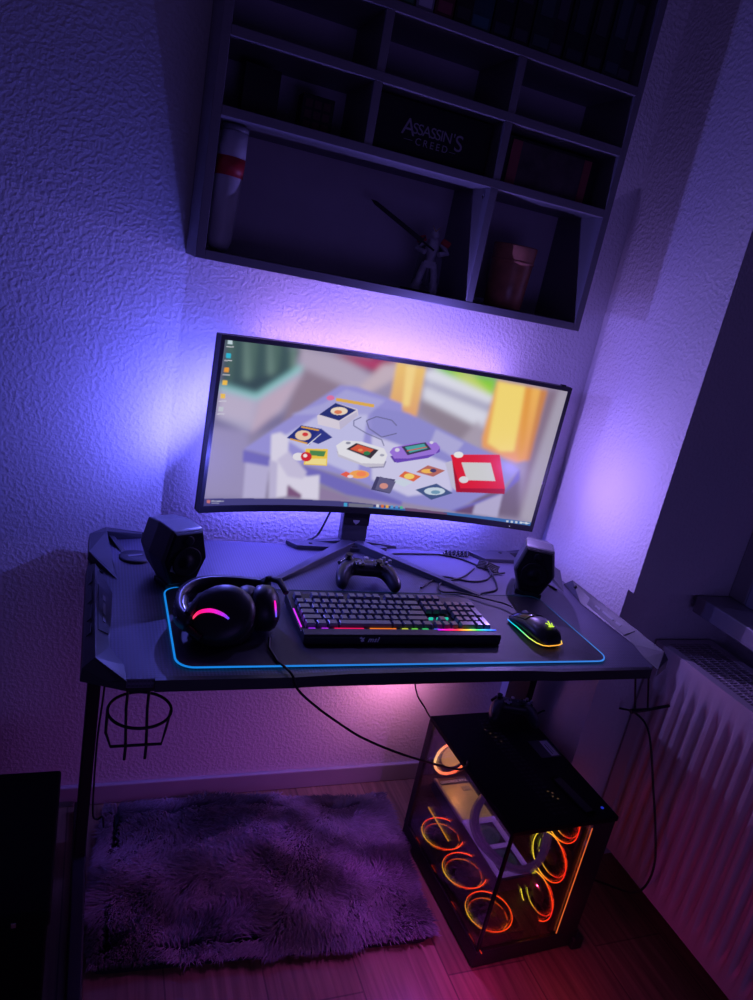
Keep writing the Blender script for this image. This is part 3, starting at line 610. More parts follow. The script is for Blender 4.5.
# ------------------------------------------------------------------ desk
def make_desk():
    t = thing('gaming_desk', 'black carbon-weave gaming desk with raised angular side guards', 'desk', (0, 0, 0))
    x0, x1, y0, y1 = -.0024, 1.071, -.6069, -.0713
    out = [(x0, -.562), (.054, y0), (.30, y0), (.40, -.600), (.62, -.598), (.74, -.602), (.80, y0), (x1-.054, y0), (x1, -.562), (x1, -.112), (x1-.032, y1), (.03, y1), (x0, -.108)]
    MB().prism(out, H-.015, H).build('tabletop', M['carbon'], t, bevel=.0015)
    # dark front lip
    lip = [(.095, y0-.004), (.30, y0-.004), (.40, -.604), (.62, -.602), (.74, -.606), (.80, y0-.004), (x1-.06, y0-.004)]
    m = MB()
    for a, b in zip(lip, lip[1:]):
        m.hexa([(a[0], a[1]-.004, H-.017), (b[0], b[1]-.004, H-.017), (b[0], b[1]+.02, H-.017), (a[0], a[1]+.02, H-.017),
                (a[0], a[1]-.002, H+.0012), (b[0], b[1]-.002, H+.0012), (b[0], b[1]+.008, H+.0012), (a[0], a[1]+.008, H+.0012)])
    m.build('front_lip', M['black'], t)
    MB().prism([(x0+.02, -.55), (.06, y0+.02), (x1-.06, y0+.02), (x1-.02, -.55), (x1-.02, -.12), (x0+.02, -.12)], H-.034, H-.0175).build('under_frame', M['blackmetal'], t)
    # side guards, mirrored
    for side in (0, 1):
        f = (lambda p: p) if side == 0 else (lambda p: (x0+x1-(p[0] if p[0] < .012 else .012+(p[0]-.012)*.72), p[1], p[2]))
        def add(m, vs, fs): m.add([f(p) for p in vs], fs)
        g = MB()
        a = H+.0005
        V = [(-.006, -.245, a-.016), (-.006, -.586, a-.016),      # 0,1 outer bottom
             (-.004, -.245, a+.006), (-.004, -.586, a+.006),      # 2,3 outer edge
             (.009, -.265, .764), (.012, -.586, .764),            # 4,5 ridge
             (.040, -.340, a+.001), (.034, -.520, a+.001),        # 6,7 inner foot
             (.054, -.572, a+.001), (.056, -.614, a+.001),        # 8,9 front toe
             (.056, -.614, a-.016),                               # 10
             (.012, -.240, a+.001)]                               # 11
        add(g, V, [(0, 2, 3, 1), (2, 4, 5, 3), (4, 6, 7, 5), (5, 7, 8), (5, 8, 9), (1, 3, 5, 9, 10), (2, 11, 4), (11, 6, 4), (0, 11, 2), (0, 1, 10, 9, 8, 7, 6, 11)])
        gp = g.build('side_guard', M['guard'], t, bevel=.0008)
        # recessed plate with slots on the inner slope
        n = Vector((.028, 0, .027)).normalized()
        def on(u, y, off=.0008):      # u 0 ridge .. 1 foot
            q = Vector((.0115+u*.0245, y, .7638-u*.0225)) + Vector((.026, 0, .0235)).normalized()*off
            return q
        def plate(u0, u1, ya, yb, off, name, mm):
            k = MB(); pts = [on(u0, ya, off), on(u1, ya+(-.01), off), on(u1, yb+.012, off), on(u0, yb, off)]
            ptl = [on(u0, ya, 0), on(u1, ya-.01, 0), on(u1, yb+.012, 0), on(u0, yb, 0)]
            k.hexa([f(tuple(p)) for p in ptl] + [f(tuple(p)) for p in pts]); k.build(name, mm, gp)
        plate(.15, .85, -.345, -.50, .0010, 'recess_plate', M['guarddark'])
        for ya, yb in ((-.375, -.393), (-.402, -.440), (-.449, -.465)): 
            k = MB(); q = [f(tuple(on(u, y, .0012))) for u, y in ((.42, ya), (.58, ya), (.58, yb), (.42, yb))]; q2 = [f(tuple(on(u, y, .0022))) for u, y in ((.42, ya), (.58, ya), (.58, yb), (.42, yb))]
            k.hexa(q+q2).build('slot_insert', M['greyp'], gp)
        for ya, yb in ((-.29, -.335), (-.355, -.405), (-.42, -.465), (-.48, -.51)):
            k = MB(); q = [f((.000, ya, .7535)), f((.0055, ya, .7600)), f((.0055, yb, .7600)), f((.000, yb, .7535))]
            k.hexa([tuple(Vector(p)+Vector((0, 0, .0000))) for p in q]+[(p[0]-(.0008 if side == 0 else -.0008), p[1], p[2]+.0009) for p in q]).build('side_slot', M['guarddark'], gp)
        for y in (-.290, -.575):
            q = on(.28 if y > -.4 else .9, y, .0012)
            MB().lathe([(.0042, 0), (.0042, .0012), (.0028, .0016), (1e-6, .0016)], 14, facing(f(tuple(q)), (.7 if side == 0 else -.7, 0, .7))).build('screw', M['dark'], gp)
        # back corner fins
        k = MB(); add(k, [(-.004, -.20, a), (-.004, -.112, a), (.028, -.070, a), (.10, -.070, a), (.10, -.082, a), (.034, -.10, a), (.050, -.286, a),
                          (-.002, -.20, .758), (-.002, -.112, .758), (.028, -.070, .757), (.10, -.070, .750), (.10, -.082, .750), (.030, -.11, .764), (.044, -.262, a+.003)],
                      [(0, 1, 8, 7), (1, 2, 9, 8), (2, 3, 10, 9), (3, 4, 11, 10), (4, 5, 12, 11), (5, 6, 13, 12), (6, 0, 7, 13), (7, 8, 12, 13), (8, 9, 12), (9, 10, 11, 12), (0, 6, 5, 4, 3, 2, 1)])
        k.build('corner_guard', M['guard'], t, bevel=.0008)
        k = MB(); add(k, [(.035, -.098, a), (.040, -.085, a), (.066, -.150, a), (.058, -.158, a), (.034, -.102, a+.012), (.040, -.088, a+.012), (.064, -.146, a+.002), (.058, -.152, a+.002)],
                      [(0, 3, 2, 1), (4, 5, 6, 7), (0, 1, 5, 4), (1, 2, 6, 5), (2, 3, 7, 6), (3, 0, 4, 7)])
        k.build('corner_fin', M['guard'], t)
    # rear trim plates
    for poly in ([(.41, -.074), (.43, -.070), (.635, -.070), (.655, -.086), (.61, -.104), (.43, -.101)], [(.87, -.079), (.925, -.079), (.945, -.070), (.995, -.0715), (.995, -.128), (.90, -.128)],
                 [(.10, -.070), (.145, -.070), (.145, -.084), (.105, -.084)]):
        pl = MB().prism(poly, H+.0005, H+.010).build('rear_trim', M['guard'], t, bevel=.001)
        cx = poly[0][0]+.055
        if len(poly) == 6: MB().lathe([(.0045, 0), (.0045, .0009), (1e-6, .0009)], 12, TR(cx if cx < .7 else .965, -.086, H+.010)).build('screw', M['dark'], pl)
    # grommet
    gr = MB().lathe([(.030, 0), (.030, .003), (.027, .005), (1e-6, .005)], 30, TR(.083, -.182, H)).build('cable_grommet', M['guarddark'], t)
    MB().box((-.014, -.003, 0), (.014, .003, .0062), TR(.083, -.182, H, (0, 0, .3))).build('grommet_slot', M['greyp'], gr)
    # legs
    for xa in (.017, 1.075):
        ya = -.205
        lg = MB().box((xa, ya, .03), (xa+(.024 if xa < .5 else .020), ya+.087, H-.040)).build('leg', M['dark'], t, bevel=.002)
        MB().box((xa-.003, -.60, .0), (xa+.026, -.03, .032)).build('foot_bar', M['blackmetal'], lg, bevel=.004)
        MB().box((xa-(.002 if xa < .5 else .06), -.50, H-.065), (xa+(.026 if xa < .5 else .020), -.10, H-.040)).build('leg_bracket', M['blackmetal'], lg, bevel=.003)
    MB().box((.041, -.17, H-.085), (1.074, -.14, H-.045)).build('cross_bar', M['blackmetal'], t, bevel=.003)
    # power lead clipped to leg
    # cup holder
    c = MB(); cx, cy, cz = .081, -.586, .674; r = .0023
    c.ring(.0455, r, TR(cx, cy, cz)).tube([(cx-.0455, cy, cz), (cx-.045, cy, cz-.038), (cx-.038, cy-.02, cz-.048), (cx+.034, cy-.02, cz-.048), (cx+.041, cy, cz-.038), (cx+.0455, cy, cz)], r, 6)
    for dx in (-.017, .014):
        c.tube([(cx+dx, cy+.035, H-.04), (cx+dx, cy+.030, cz-.02), (cx+dx*.95, cy-.015, cz-.055), (cx+dx*.95, cy-.016, cz-.076)], r, 6)
    c.build('cup_holder', M['blackmetal'], t)
    # headphone hook
    h = MB()
    h.tube([(1.010, -.575, H-.02), (1.045, -.575, .622)], .0022, 6).tube([(1.043, -.575, H-.02), (1.078, -.575, .622)], .0022, 6)
    h.tube([(1.035, -.575, .620), (1.078, -.575, .622), (1.135, -.572, .627)], [.005, .0035, .0032], 8)
    h.build('headset_hook', M['blackmetal'], t)
make_desk()

# ------------------------------------------------------------------ mouse pad
def rrect(x0, y0, x1, y1, r, n=8):
    p = []
    for cx, cy, a in ((x1-r, y1-r, 0), (x0+r, y1-r, pi/2), (x0+r, y0+r, pi), (x1-r, y0+r, 3*pi/2)):
        p += [(cx+r*cos(a+pi/2*k/n), cy+r*sin(a+pi/2*k/n)) for k in range(n+1)]
    return p
PX0, PX1, PY0, PY1 = .1269, .9326, -.5833, -.315
t = thing('mouse_pad', 'long black desk mat with a glowing blue edge', 'mouse pad', (.53, -.449, H+.0006))
rr = [(a-.53, b+.449) for a, b in rrect(PX0, PY0, PX1, PY1, .028)]
MB().prism(rr, 0, .0034).build('mat_surface', M['pad'], t)
e = MB().tube([(a, b, .0026) for a, b in rr], .0017, 6, True).build('light_edge', M['ledgrad'], t)
cc = []
for v in e.data.vertices:
    xx = v.co.x/.8056+.5; side = v.co.x > .39
    kk = .62 if v.co.y < .10 or v.co.x < -.38 else .03
    cc.append([q*kk for q in gradient([(20, 130, 225), (20, 125, 215), (25, 115, 205), (30, 115, 205), (60, 130, 225)], xx)])
color_attr(e, cc)
PADZ = H+.0042

# ------------------------------------------------------------------ monitor
RC = 1.5; YC0 = RC*cos(.41/RC)
MONM = Matrix.Translation((.6024, -.1428, 1.0099)) @ Matrix.Rotation(.0196, 4, 'Z') @ Matrix.Rotation(.0103, 4, 'X')
def arc(s, z, d=0.):       # d behind the front surface
    th = s/RC; return ((RC+d)*sin(th), (RC+d)*cos(th)-YC0, z)
def curved_slab(m, s0, s1, z0, z1, d0, d1, n=40):
    vs = []; 
    for i in range(n+1):
        s = s0+(s1-s0)*i/n
        vs += [arc(s, z0, d0), arc(s, z1, d0), arc(s, z1, d1), arc(s, z0, d1)]
    fs = [(0, 1, 2, 3), (4*n, 4*n+3, 4*n+2, 4*n+1)]
    for i in range(n):
        for k in range(4):
            a = 4*i+k; b = 4*i+(k+1) % 4; fs.append((a, b, b+4, a+4))
    m.add(vs, fs)
def rasterise(W, Hh):
    S = 2; w, h = W*S, Hh*S
    img = np.zeros((h, w, 3), np.float32)
    yy, xx = np.mgrid[0:h, 0:w].astype(np.float32)
    X = (xx+.5)/w; Y = (yy+.5)/h
    def blur(a, r):
        r = max(1, int(round(r*S)))
        for ax in (0, 1):
            for _ in range(2):
                p = np.pad(a, [(r, r) if i == ax else (0, 0) for i in range(3)], 'edge')
                c = np.cumsum(p, axis=ax, dtype=np.float64); c = np.concatenate([np.zeros_like(np.take(c, [0], ax)), c], ax)
                k = 2*r+1; a = ((np.take(c, range(k, c.shape[ax]), ax)-np.take(c, range(0, c.shape[ax]-k), ax))/k).astype(np.float32)
        return a
    for col, c2, pts in SCREEN_ART:
        if col == 'blur': img = blur(img, c2*.75) if c2 >= 1 else img; continue
        P = [(pts[i], pts[i+1]) for i in range(0, len(pts), 2)]
        ins = np.zeros((h, w), bool); n = len(P)
        x0 = max(0, int(min(p[0] for p in P)*w)-1); x1 = min(w, int(max(p[0] for p in P)*w)+2)
        y0 = max(0, int(min(p[1] for p in P)*h)-1); y1 = min(h, int(max(p[1] for p in P)*h)+2)
        if x1 <= x0 or y1 <= y0: continue
        Xs = X[y0:y1, x0:x1]; Ys = Y[y0:y1, x0:x1]; ins = np.zeros(Xs.shape, bool)
        for i in range(n):
            ax, ay = P[i]; bx, by = P[(i+1) % n]
            if abs(ay-by) < 1e-9: continue
            ins ^= ((ay > Ys) != (by > Ys)) & (Xs < (bx-ax)*(Ys-ay)/(by-ay)+ax)
        a = np.array(s2l(col), np.float32); patch = img[y0:y1, x0:x1]
        if c2:
            bcol = np.array(s2l(c2), np.float32); ya, yb = min(p[1] for p in P), max(p[1] for p in P)
            tt = ((yb-Ys)/(yb-ya))[..., None]; full = a*(1-tt)+bcol*tt; patch[ins] = full[ins]
        else: patch[ins] = a
    return img.reshape(Hh, S, W, S, 3).mean((1, 3))
def make_monitor():
    t = thing('curved_monitor', 'wide curved black monitor showing a toy-strewn table wallpaper', 'monitor')
    t.location = (.57, -.078, H)
    inv = t.matrix_basis.inverted(); bpy.context.view_layer.update()
    L = Matrix.Translation((-.57, .078, -H)) @ MONM
    # screen as a fine grid carrying the picture
    W, Hh = 560, 236
    img = rasterise(W, Hh)
    s = np.linspace(-.98*.41, .98*.41, W); z = np.linspace(-.166, .171, Hh)
    th = s/RC; vx = RC*np.sin(th); vy = RC*np.cos(th)-YC0
    V = np.zeros((Hh, W, 3)); V[..., 0] = vx; V[..., 1] = vy; V[..., 2] = z[:, None]
    idx = np.arange(W*Hh).reshape(Hh, W)
    F = np.stack([idx[:-1, :-1], idx[:-1, 1:], idx[1:, 1:], idx[1:, :-1]], -1).reshape(-1, 4)
    me = bpy.data.meshes.new('screen'); me.from_pydata(V.reshape(-1, 3).tolist(), [], F.tolist()); me.update()
    o = bpy.data.objects.new('screen', me); COL.objects.link(o); me.materials.append(M['screen']); o.parent = t; o.matrix_local = L
    color_attr(o, img.reshape(-1, 3))
    m = MB(); E = .41
    curved_slab(m, -E, E, -.180, -.1658, -.003, .014); curved_slab(m, -E, E, .1708, .180, -.003, .014)
    curved_slab(m, -E, -.98*E, -.1658, .1708, -.003, .014, 2); curved_slab(m, .98*E, E, -.1658, .1708, -.003, .014, 2)
    b = m.build('bezel', M['black'], t); b.matrix_local = L
    m = MB(); curved_slab(m, -E, E, -.180, .180, .0142, .022); curved_slab(m, -.34, .34, -.14, .14, .022, .040, 24)
    b = m.build('back_shell', M['black'], t, bevel=.002); b.matrix_local = L
    m = MB(); curved_slab(m, .385, .3965, .180, .1835, .004, .012, 2)
    b = m.build('joystick_nub', M['black'], t); b.matrix_local = L
    m = MB(); curved_slab(m, .348, .350, -.1745, -.1730, -.0036, -.003, 1)
    b = m.build('power_light', glow('white_led', (220, 220, 255), 1.), t); b.matrix_local = L
    # stand: neck, mount, legs
    N_ = MB().hexa([(-.031, 0, .012), (.031, 0, .012), (.031, .026, .012), (-.031, .026, .012), (-.034, .046, .36), (.034, .046, .36), (.034, .066, .36), (-.034, .066, .36)])
    nk = N_.build('stand_neck', M['stand'], t, bevel=.003)
    MB().hexa([(-.0318, .0042, .056), (.0318, .0042, .056), (.0318, .009, .056), (-.0318, .009, .056), (-.0322, .0098, .100), (.0322, .0098, .100), (.0322, .015, .100), (-.0322, .015, .100)]).build('neck_cover', M['black'], nk)
    lm = facing((0, .0068, .070), (0, -1, .132), (0, 0, 1))
    sh = MB().prism([(-.010, .004), (-.004, .012), (.002, .009), (.007, .013), (.011, .003), (.006, -.008), (0, -.013), (-.007, -.007)], 0, .0008, lm).build('shield_emblem', M['logo'], nk)
    MB().box((-.05, .030, .22), (.05, .060, .32)).build('mount_block', M['black'], nk, bevel=.004)
    hub = MB().prism([(.038*cos(a), .032*sin(a)+.008) for a in [2*pi*i/20 for i in range(20)]], .0005, .014, top_scale=.85).build('stand_hub', M['stand'], t)
    for (tx, ty, wd) in ((-.229, -.198, .017), (.215, -.242, .017), (-.115, .012, .013), (.115, .012, .013)):
        d = Vector((tx, ty, 0)); n = Vector((-ty, tx, 0)).normalized()
        a0 = d.normalized()*.012+Vector((0, .008, 0)); b0 = d
        vs = [a0-n*wd, b0-n*wd*.45, b0+n*wd*.45, a0+n*wd]
        MB().hexa([(p.x, p.y, .0006) for p in vs]+[(a0.x-n.x*wd*.8, a0.y-n.y*wd*.8, .020), (b0.x-n.x*wd*.35, b0.y-n.y*wd*.35, .007), (b0.x+n.x*wd*.35, b0.y+n.y*wd*.35, .007), (a0.x+n.x*wd*.8, a0.y+n.y*wd*.8, .020)]).build('stand_leg', M['stand'], t, bevel=.001)
make_monitor()
cable('monitor_cable', 'black cable hanging behind the monitor stand neck', [(.53, -.045, .93), (.522, -.05, .86), (.505, -.052, .80), (.488, -.054, .758), (.462, -.060, .7435)], .0028)

# ------------------------------------------------------------------ speakers
def make_speaker(name, label, loc, rz, group):
    t = thing(name, label, 'speaker', loc, (0, 0, rz), group); t.scale = (1.06, 1.06, 1.04)
    hexf = [(-.024, -.052), (.024, -.052), (.043, -.004), (.029, .052), (-.029, .052), (-.043, -.004)]   # x,z
    sh = lambda k: [(x*k, z*k) for x, z in hexf]
    zc = .062
    def ringv(k, y, dz=0): return [(x, y, z+zc+dz) for x, z in sh(k)]
    m = MB(); L = [ringv(.92, 0), ringv(1, .006), ringv(1.0, .050), ringv(.80, .098)]
    vs = [p for r in L for p in r]; fs = []
    for i in range(3):
        for k in range(6): fs.append((i*6+k, i*6+(k+1) % 6, (i+1)*6+(k+1) % 6, (i+1)*6+k))
    fs += [(18, 19, 20, 21, 22, 23), (0, 5, 4, 3, 2, 1)]
    m.add(vs, fs).build('cabinet', M['greyp'] if 0 else M['spk'], t, bevel=.003, seg=3)
    m = MB().add(ringv(.93, .001)+ringv(.86, -.0035), [(0, 1, 2, 3, 4, 5), (11, 10, 9, 8, 7, 6)]+[(k, (k+1) % 6, 6+(k+1) % 6, 6+k) for k in range(6)])
    fr = m.build('front_grille', M['gloss2'], t, bevel=.0012)
    MB().lathe([(.027, 0), (.0275, .0018), (.025, .0022), (.018, -.0 + .0006), (.010, .0008), (.0085, .003), (1e-6, .0042)], 30, facing((0, -.0036, zc-.006), (0, -1, 0))).build('driver_cone', M['gloss2'], fr)
    MB().lathe([(.0095, 0), (.0095, .0014), (.006, .0018), (1e-6, .0026)], 22, facing((0, -.0036, zc+.033), (0, -1, 0))).build('tweeter', M['gloss2'], fr)
    MB().prism([(-.028, .008), (.028, .008), (.028, .050), (-.028, .050)], .0005, .012).build('base_foot', M['black'], t, bevel=.002)
    return t, fr
M['spk'] = mat('speaker_shell', (.050, .050, .062), .42, bump=.0002, bscale=900)
M['gloss2'] = mat('speaker_front', (.004, .004, .006), .55, spec=.25)
sp, fr = make_speaker('desk_speaker', 'hexagonal black speaker at the left back of the desk', (.160, -.318, H+.0004), radians(24), 'hexagonal desktop speakers')
MB().prism([(-.004, .006), (.003, .009), (.008, -.001), (.004, -.010), (-.001, -.006), (-.006, -.004)], 0, .0006, facing((-.024, -.0037, .046), (0, -1, 0))).build('metal_badge', M['silver'], fr)
sp2, fr2 = make_speaker('desk_speaker', 'hexagonal black speaker at the right back beside the cable bundle', (.908, -.318, H+.0004), radians(-30), 'hexagonal desktop speakers')

# ------------------------------------------------------------------ keyboard
def make_keyboard():
    t = thing('keyboard', 'black gaming keyboard with rainbow light bars and MSI lettering', 'keyboard', (.338, -.522, PADZ), (0, 0, -.006))
    W, D = .382, .152
    ky0 = .023
    prof = [(0, .001), (0, .015), (.003, .019), (.020, .021), (.024, .013), (D-.004, .023), (D, .020), (D, .003)]
    n = len(prof); vs = [(0, y, z) for y, z in prof]+[(W, y, z) for y, z in prof]
    MB().add(vs, [tuple(range(n)), tuple(range(2*n-1, n-1, -1))]+[(k, (k+1) % n, n+(k+1) % n, n+k) for k in range(n)]).build('housing', M['keybase'], t, bevel=.0012)
    u = .01625; x0 = .0080; rowh = .0178
    main = [[1.25, 1.25, 1.25, 6.25, 1.25, 1.25, 1.25, 1.25], [2.25]+[1]*10+[2.75], [1.75]+[1]*11+[2.25], [1.5]+[1]*12+[1.5], [1]*13+[2]]
    keys = []
    def k_(x, y, w, h=1): keys.append((x, y, w, h))
    for r, row in enumerate(main):
        x = 0
        for w in row: k_(x, r, w); x += w
    for i in range(3): k_(15.25+i, 0, 1)
    k_(16.25, 1, 1)
    for r in (3, 4):
        for i in range(3): k_(15.25+i, r, 1)
    k_(18.5, 0, 2); k_(20.5, 0, 1)
    for r in (1, 2, 3, 4):
        for i in range(3): k_(18.5+i, r, 1)
    k_(21.5, 0, 1, 2); k_(21.5, 2, 1, 2); k_(21.5, 4, 1)
    top = [0, 2, 3, 4, 5, 6.5, 7.5, 8.5, 9.5, 11, 12, 13, 14, 15.25, 16.25, 17.25]
    for x in top: k_(x, 5.15, 1)
    keys.sort(key=lambda k: k[1])
    rest = MB()
    for j, (kx, r, w, h) in enumerate(keys):
        X0 = x0+kx*u+.0009; X1 = x0+(kx+w)*u-.0009; Y0 = ky0+.003+r*rowh+.0010; Y1 = ky0+.003+(r+h)*rowh-.0010
        zb = .016+(Y0-.02)*.073; ht = .0085 + (.001 if r in (0, 5.15) else 0)
        m = rest if j >= 100 else MB()
        i_ = .0018
        m.hexa([(X0, Y0, zb), (X1, Y0, zb), (X1, Y1, zb), (X0, Y1, zb), (X0+i_, Y0+i_*1.2, zb+ht), (X1-i_, Y0+i_*1.2, zb+ht), (X1-i_, Y1-i_*.6, zb+ht+.0006), (X0+i_, Y1-i_*.6, zb+ht+.0006)])
        if j < 100: m.build('key', M['key'], t, bevel=.0005, seg=1)
    o = rest.build('key', M['key'], t); o['kind'] = 'stuff'
    # light guides in the gap ahead of the front row
    def px(a): return (a-302)/197*W
    def bar(xa, xb, c, ya=.0225, yb=.0262, z=.0190, name='light_bar'):
        o = MB().box((xa, ya, .013), (xb, yb, z)).build(name, M['ledgrad'], t)
        color_attr(o, [[q*.7 for q in s2l(c)]]*len(o.data.vertices)); return o
    for a, b, c in ((309, 315, (150, 40, 230)), (321, 327, (170, 40, 220)), (333, 361, (225, 20, 90)), (367, 393, (240, 120, 30)), (399, 405, (190, 200, 60)), (409, 415, (110, 210, 70)),
                    (420, 426, (60, 200, 110)), (432, 438, (70, 90, 220)), (447, 453, (200, 40, 150)), (457, 463, (220, 70, 60)), (470, 477, (60, 200, 160)), (484, 494, (40, 120, 230))):
        bar(px(a), px(b), c)
    o = MB()
    for i in range(24): o.box((px(434)+i*(px(497)-px(434))/24, .0165, .0200), (px(434)+(i+1)*(px(497)-px(434))/24, .0200, .0219))
    o = o.build('status_bar', M['ledgrad'], t)
    color_attr(o, [gradient([(150, 30, 220), (240, 20, 140), (250, 60, 60), (240, 200, 60), (60, 220, 100), (40, 160, 240), (50, 60, 230)], (v.co.x-px(434))/(px(497)-px(434))) for v in o.data.vertices])
    o = MB().tube([(.0015, .03, .0185), (.0015, .09, .021)], .0012, 6).build('side_light', M['ledgrad'], t); color_attr(o, [s2l((190, 40, 220))]*len(o.data.vertices))
    # arrow cluster glow
    o = MB()
    for (a, b) in ((15.3, 2.05), (16.3, 2.05), (17.3, 2.1), (17.6, 1.2)): o.box((x0+a*u, ky0+b*rowh, .018), (x0+(a+.5)*u, ky0+b*rowh+.003, .0225))
    o = o.build('backlight_glow', M['ledgrad'], t); color_attr(o, [[q*.6 for q in s2l((30, 200, 170))]]*len(o.data.vertices))
    text('msi', .0135, M['print2'], t, TR(.125, -.0004, .0066, (pi/2, 0, 0)), shear=.25, offset=.0004, space=1.1)
    MB().prism([(-.0055, .003), (-.002, .0055), (.001, .003), (.0045, .0042), (.003, 0), (.0048, -.003), (0, -.0048), (-.0028, -.0018), (.0005, 0), (-.003, .0012)], 0, .0005, TR(.104, -.0004, .0112, (pi/2, 0, 0))).build('shield_emblem', M['print2'], t)
    for px_ in (.12,): pass
    o = MB().box((.0, 0, 0), (.0022, .0022, .0008), TR(.122, .138, .0240)).build('indicator_light', M['ledgrad'], t); color_attr(o, [s2l((255, 60, 60))]*len(o.data.vertices))
make_keyboard()

# ------------------------------------------------------------------ mouse
def make_mouse():
    t = thing('gaming_mouse', 'black gaming mouse with a glowing rim and green emblem', 'mouse', (.824, -.481, PADZ), (0, 0, radians(8))); t.scale = (.92, .92, .92)
    # loft: sections along y, tail at -y, nose at +y
    secs = [(-.062, .012, .010), (-.058, .024, .022), (-.046, .032, .034), (-.025, .035, .0405), (0, .033, .0400), (.022, .031, .034), (.042, .0315, .026), (.056, .030, .019), (.062, .026, .014)]
    n = 20; vs = []; fs = []
    for y, hw, hh in secs:
        for k in range(n):
            a = 2*pi*k/n; cx = cos(a); sz = sin(a)
            X = hw*math.copysign(abs(cx)**.75, cx)*(1-.18*max(0, sz)); Z = (hh*.5+.0)*(1+math.copysign(abs(sz)**.8, sz))
            vs.append((X, y, max(.001, Z)))
    for i in range(len(secs)-1):
        for k in range(n): fs.append((i*n+k, i*n+(k+1) % n, (i+1)*n+(k+1) % n, (i+1)*n+k))
    fs += [tuple(range(n-1, -1, -1)), tuple(range((len(secs)-1)*n, len(secs)*n))]
    MB().add(vs, fs, True).build('shell', M['mouse'], t, sub=1)
    for s in (-1, 1):
        b = MB(); q = []
        for y, hh, wv in ((.010, .0395, .026), (.030, .0335, .026), (.050, .0250, .026), (.064, .0165, .023)):
            q.append(((s*.0022, y, hh), (s*wv*.6, y, hh-.0018), (s*wv, y, hh-.008)))
        V = [p for r in q for p in r]+[(p[0], p[1], p[2]-.003) for r in q for p in r]; F = []
        for i in range(3):
            for k in range(2):
                a = i*3+k; F.append((a, a+1, a+4, a+3)); F.append((12+a, 12+a+3, 12+a+4, 12+a+1))
            F.append((i*3, i*3+3, 12+i*3+3, 12+i*3)); F.append((i*3+2, 12+i*3+2, 12+i*3+5, i*3+5))
        F += [(0, 12, 13, 1), (1, 13, 14, 2), (9, 10, 22, 21), (10, 11, 23, 22)]
        b.add(V, F, True).build('button', M['gloss'], t, bevel=.0006)
    MB().lathe([(.0105, -.003), (.0115, -.002), (.0115, .002), (.0105, .003)], 24, TR(0, .040, .0215, (0, pi/2, 0))).build('scroll_wheel', M['greyp'], t)
    # light rim round the foot
    pts = []
    R = [(a*1.03+.0, y) for y, a, _ in secs]
    pts = [(-x-.0012, y, .0065) for x, y in R[-2::-1]] + [(x+.0012, y, .0065) for x, y in R[:5]]
    o = MB().tube(pts, .0011, 6).build('light_rim', M['ledgrad'], t)
    color_attr(o, [[q*.9 for q in gradient([(250, 170, 60), (230, 240, 90), (120, 240, 130), (20, 220, 170), (10, 180, 220), (40, 90, 240)], (v.co.y+.062)/.124)] for v in o.data.vertices])
    lg = MB(); T = facing((.002, -.034, .0405), (.05, -.28, .96), (0, 1, 0))
    def stroke(pts, r=.0011): lg.tube([(x, y, .0004-.0018*(abs(x)/.009)**2) for x, y in pts], r, 6, mx=T)
    stroke([(0, -.007), (-.0015, 0), (0, .009)], .0014); stroke([(-.001, -.006), (-.005, -.002), (-.006, .003), (-.009, .005)]); stroke([(.001, -.006), (.005, -.002), (.006, .003), (.009, .005)])
    stroke([(0, -.006), (-.004, -.007), (-.0075, -.005)]); stroke([(0, -.006), (.004, -.007), (.0075, -.005)])
    o = lg.build('emblem', M['ledgrad'], t); color_attr(o, [[q*.8 for q in s2l((190, 225, 60))]]*len(o.data.vertices))
M['mouse'] = mat('mouse_shell', (.014, .014, .017), .38)
make_mouse()
cable('mouse_cable', 'thin black cable running from the mouse past the keyboard', [(.8245, -.392, .7545), (.812, -.372, .754), (.775, -.345, .752), (.735, -.318, .749), (.70, -.302, .7435), (.72, -.26, .7435), (.79, -.225, .7435), (.846, -.175, .7435)], .0021)

# ------------------------------------------------------------------ gamepads
def skin_mesh(name, nodes, edges, m, parent, root=0, sub=2):
    me = bpy.data.meshes.new(name); me.from_pydata([n[0] for n in nodes], edges, []); me.update()
    o = bpy.data.objects.new(name, me); COL.objects.link(o)
    md = o.modifiers.new('skin', 'SKIN'); md.use_smooth_shade = True
    for i, n in enumerate(nodes):
        sv = me.skin_vertices[0].data[i]; sv.radius = n[1] if isinstance(n[1], tuple) else (n[1], n[1]); sv.use_root = (i == root)
    sb = o.modifiers.new('sub', 'SUBSURF'); sb.levels = sub; sb.render_levels = sub
    bpy.context.view_layer.update()
    dg = bpy.context.evaluated_depsgraph_get(); ev = o.evaluated_get(dg); m2 = bpy.data.meshes.new_from_object(ev)
    o.modifiers.clear(); o.data = m2; m2.materials.clear(); m2.materials.append(m); m2.polygons.foreach_set('use_smooth', [True]*len(m2.polygons)); o.parent = parent
    return o
